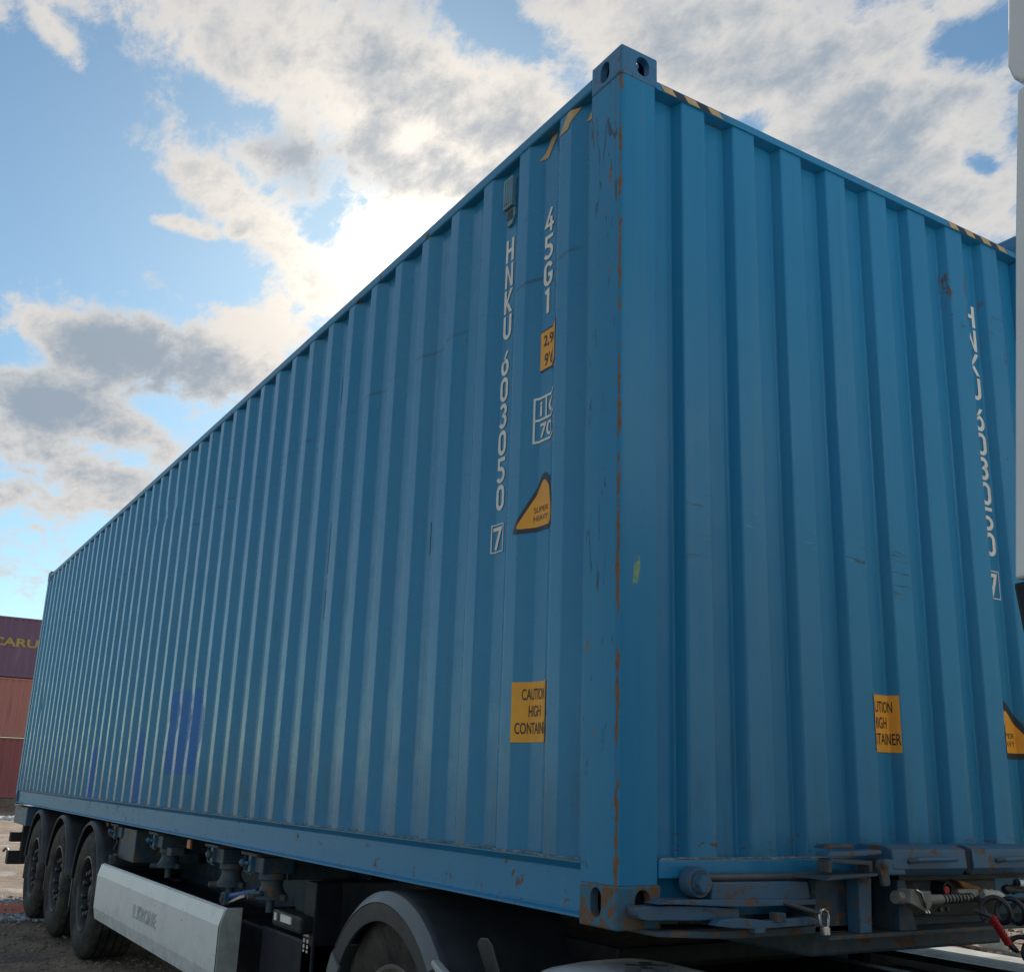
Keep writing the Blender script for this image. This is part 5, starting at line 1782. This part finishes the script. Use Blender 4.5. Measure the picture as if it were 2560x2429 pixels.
fairing(-0.60, 1.25, -0.02, 0.40, -0.115, -0.75, 0.09, 0.40, 'side_fairing', m_fairing)
cap = MB()
for a in range(4):
    an = R(45 + 90 * a + 10)
    dx, dy = math.cos(an), math.sin(an)
    px, py = -dy * 0.018, dx * 0.018
    cx, cy = 0.01, 0.10
    cap.prism([(cx + px, cy + py), (cx + dx * 0.06 + px, cy + dy * 0.06 + py), (cx + dx * 0.06 - px, cy + dy * 0.06 - py), (cx - px, cy - py)], 'z', -0.118, -0.088 - 0.001 * a)
cap.build('filler_cap', m_grey_plastic, TK, bevel=0.003)
# far side fairing, dusty top, with trim strips
MB().prism([(2.04, -0.262), (2.06, -0.246), (2.20, -0.236), (2.40, -0.238), (2.455, -0.255), (2.47, -0.30), (2.47, -0.8), (2.04, -0.8)], 'x', -0.90, 1.25).build('side_fairing', m_dusty, TK, bevel=0.004)
MB().box(-0.86, 1.25, 2.018, 2.036, -0.262, -0.236).build('rubber_trim', m_hose, TK, bevel=0.003)
for k in range(3):
    MB().box(-0.98 + k * 0.05, -0.945 + k * 0.05, 1.99, 2.033, -0.30, -0.232 - 0.006 * k).build('trim_block', m_blackmetal, TK, bevel=0.003)
MB().prism([(1.98, -0.32), (2.02, -0.30), (2.02, -0.29), (1.90, -0.31)], 'x', -0.70, 1.25).build('alu_edge', m_steel, TK)
# cab with side deflector
zt = 2.86
body = MB().prism([(1.72, -0.30), (1.72, 2.05), (1.95, 2.75), (2.35, zt), (3.35, 2.62), (3.72, 1.55), (3.95, 0.75), (3.98, -0.45), (3.6, -0.62), (2.45, -0.62)], 'y', 0.0, 2.438).build('cab_body', m_white, TK, bevel=0.05, seg=3)
for yy in (-0.012, 2.450):
    dr = MB().prism([(2.35, -0.25), (2.35, 1.45), (3.35, 1.42), (3.62, 0.60), (3.60, -0.25)], 'y', min(yy, yy + (0.010 if yy < 0 else -0.010)), max(yy, yy + (0.010 if yy < 0 else -0.010))).build('door', m_white, TK, bevel=0.003)
    MB().prism([(2.45, 0.68), (2.45, 1.36), (3.30, 1.33), (3.52, 0.66)], 'y', yy - 0.004, yy + 0.004).build('door_window', m_glassy, dr)
MB().prism([(3.40, 2.45), (3.74, 1.50), (3.965, 0.72), (3.99, 0.74), (3.77, 1.52), (3.42, 2.47)], 'y', 0.18, 2.26).build('windscreen', m_glassy, TK)
for yy0, yy1 in ((-0.032, 0.0), (2.44, 2.472)):
    MB().prism([(1.291, 0.792), (1.362, 1.489), (1.400, 1.822), (1.80, 1.90), (1.80, 0.792)], 'y', yy0, yy1).build('side_deflector', m_white, TK, bevel=0.010, seg=3)
    MB().prism([(1.418, 1.828), (1.398, 1.850), (1.389, 1.885), (1.405, 2.04), (1.46, 2.45), (1.70, 2.80), (2.05, 2.86), (2.05, 1.828)], 'y', yy0 - 0.008, yy1 + 0.03).build('roof_deflector', m_white, TK, bevel=0.012, seg=3)
    MB().prism([(1.285, 0.787), (1.800, 0.787), (1.80, -0.55), (1.66, -0.55), (1.40, -0.30)], 'y', yy0 + 0.004, yy1).build('lower_deflector', m_navy, TK, bevel=0.008, seg=2)
    MB().box(1.72, 2.32, 0.004 if yy0 < 1 else 2.40, 0.04 if yy0 < 1 else 2.436, -0.30, 0.78).build('cab_corner', m_white, TK, bevel=0.01)

# ------------------------------------------------------------------ things on the ground at the right
BK = thing('plastic_bucket', 'cream plastic bucket standing on the dirt beyond the trailer', 'bucket', (-4.75, 8.55, -Z0))
bh = 0.34
MB().lathe([(0.0001, 0.004), (0.135, 0.004), (0.14, 0.01), (0.152, 0.165), (0.160, 0.170), (0.160, 0.182), (0.154, 0.187), (0.166, bh - 0.03), (0.174, bh - 0.02), (0.174, bh), (0.162, bh), (0.158, bh - 0.04), (0.135, 0.02), (0.0001, 0.02)], (-4.75, 8.55, -Z0 + 0.0), 'z', 36).build('pail', m_bucket, BK, smooth=True)
MB().tube([(-4.75 - 0.172, 8.55, -Z0 + bh - 0.03), (-4.75 - 0.15, 8.45, -Z0 + bh - 0.08), (-4.75, 8.375, -Z0 + bh - 0.12), (-4.75 + 0.15, 8.45, -Z0 + bh - 0.08), (-4.75 + 0.172, 8.55, -Z0 + bh - 0.03)], 0.004, 6).build('handle', m_steel, BK, smooth=True)


def plank(x0, y0, x1, y1, w, t, label, lift=0.0):
    a, b = Vector((x0, y0, 0)), Vector((x1, y1, 0))
    d = (b - a).normalized()
    n = Vector((-d.y, d.x, 0)) * w / 2
    z0 = -Z0 + 0.012 + lift
    vs = []
    for z in (z0, z0 + t):
        for p in (a - n, a + n, b + n, b - n):
            vs.append((p.x, p.y, z))
    ob = MB().add(vs, [(0, 1, 2, 3), (7, 6, 5, 4), (0, 4, 5, 1), (1, 5, 6, 2), (2, 6, 7, 3), (3, 7, 4, 0)]).build('wooden_plank', m_wood, origin=(x0, y0, -Z0), bevel=0.004)
    return tag(ob, label, 'plank', 'planks lying on the dirt')


plank(-6.05, 9.35, -4.95, 8.80, 0.10, 0.05, 'dark wooden plank lying left of the cream bucket')
plank(-5.6, 8.75, -3.6, 8.05, 0.12, 0.03, 'pale long board lying in front of the cream bucket')
plank(-6.4, 9.0, -5.9, 8.9, 0.08, 0.04, 'short wooden offcut at the far end of the planks')
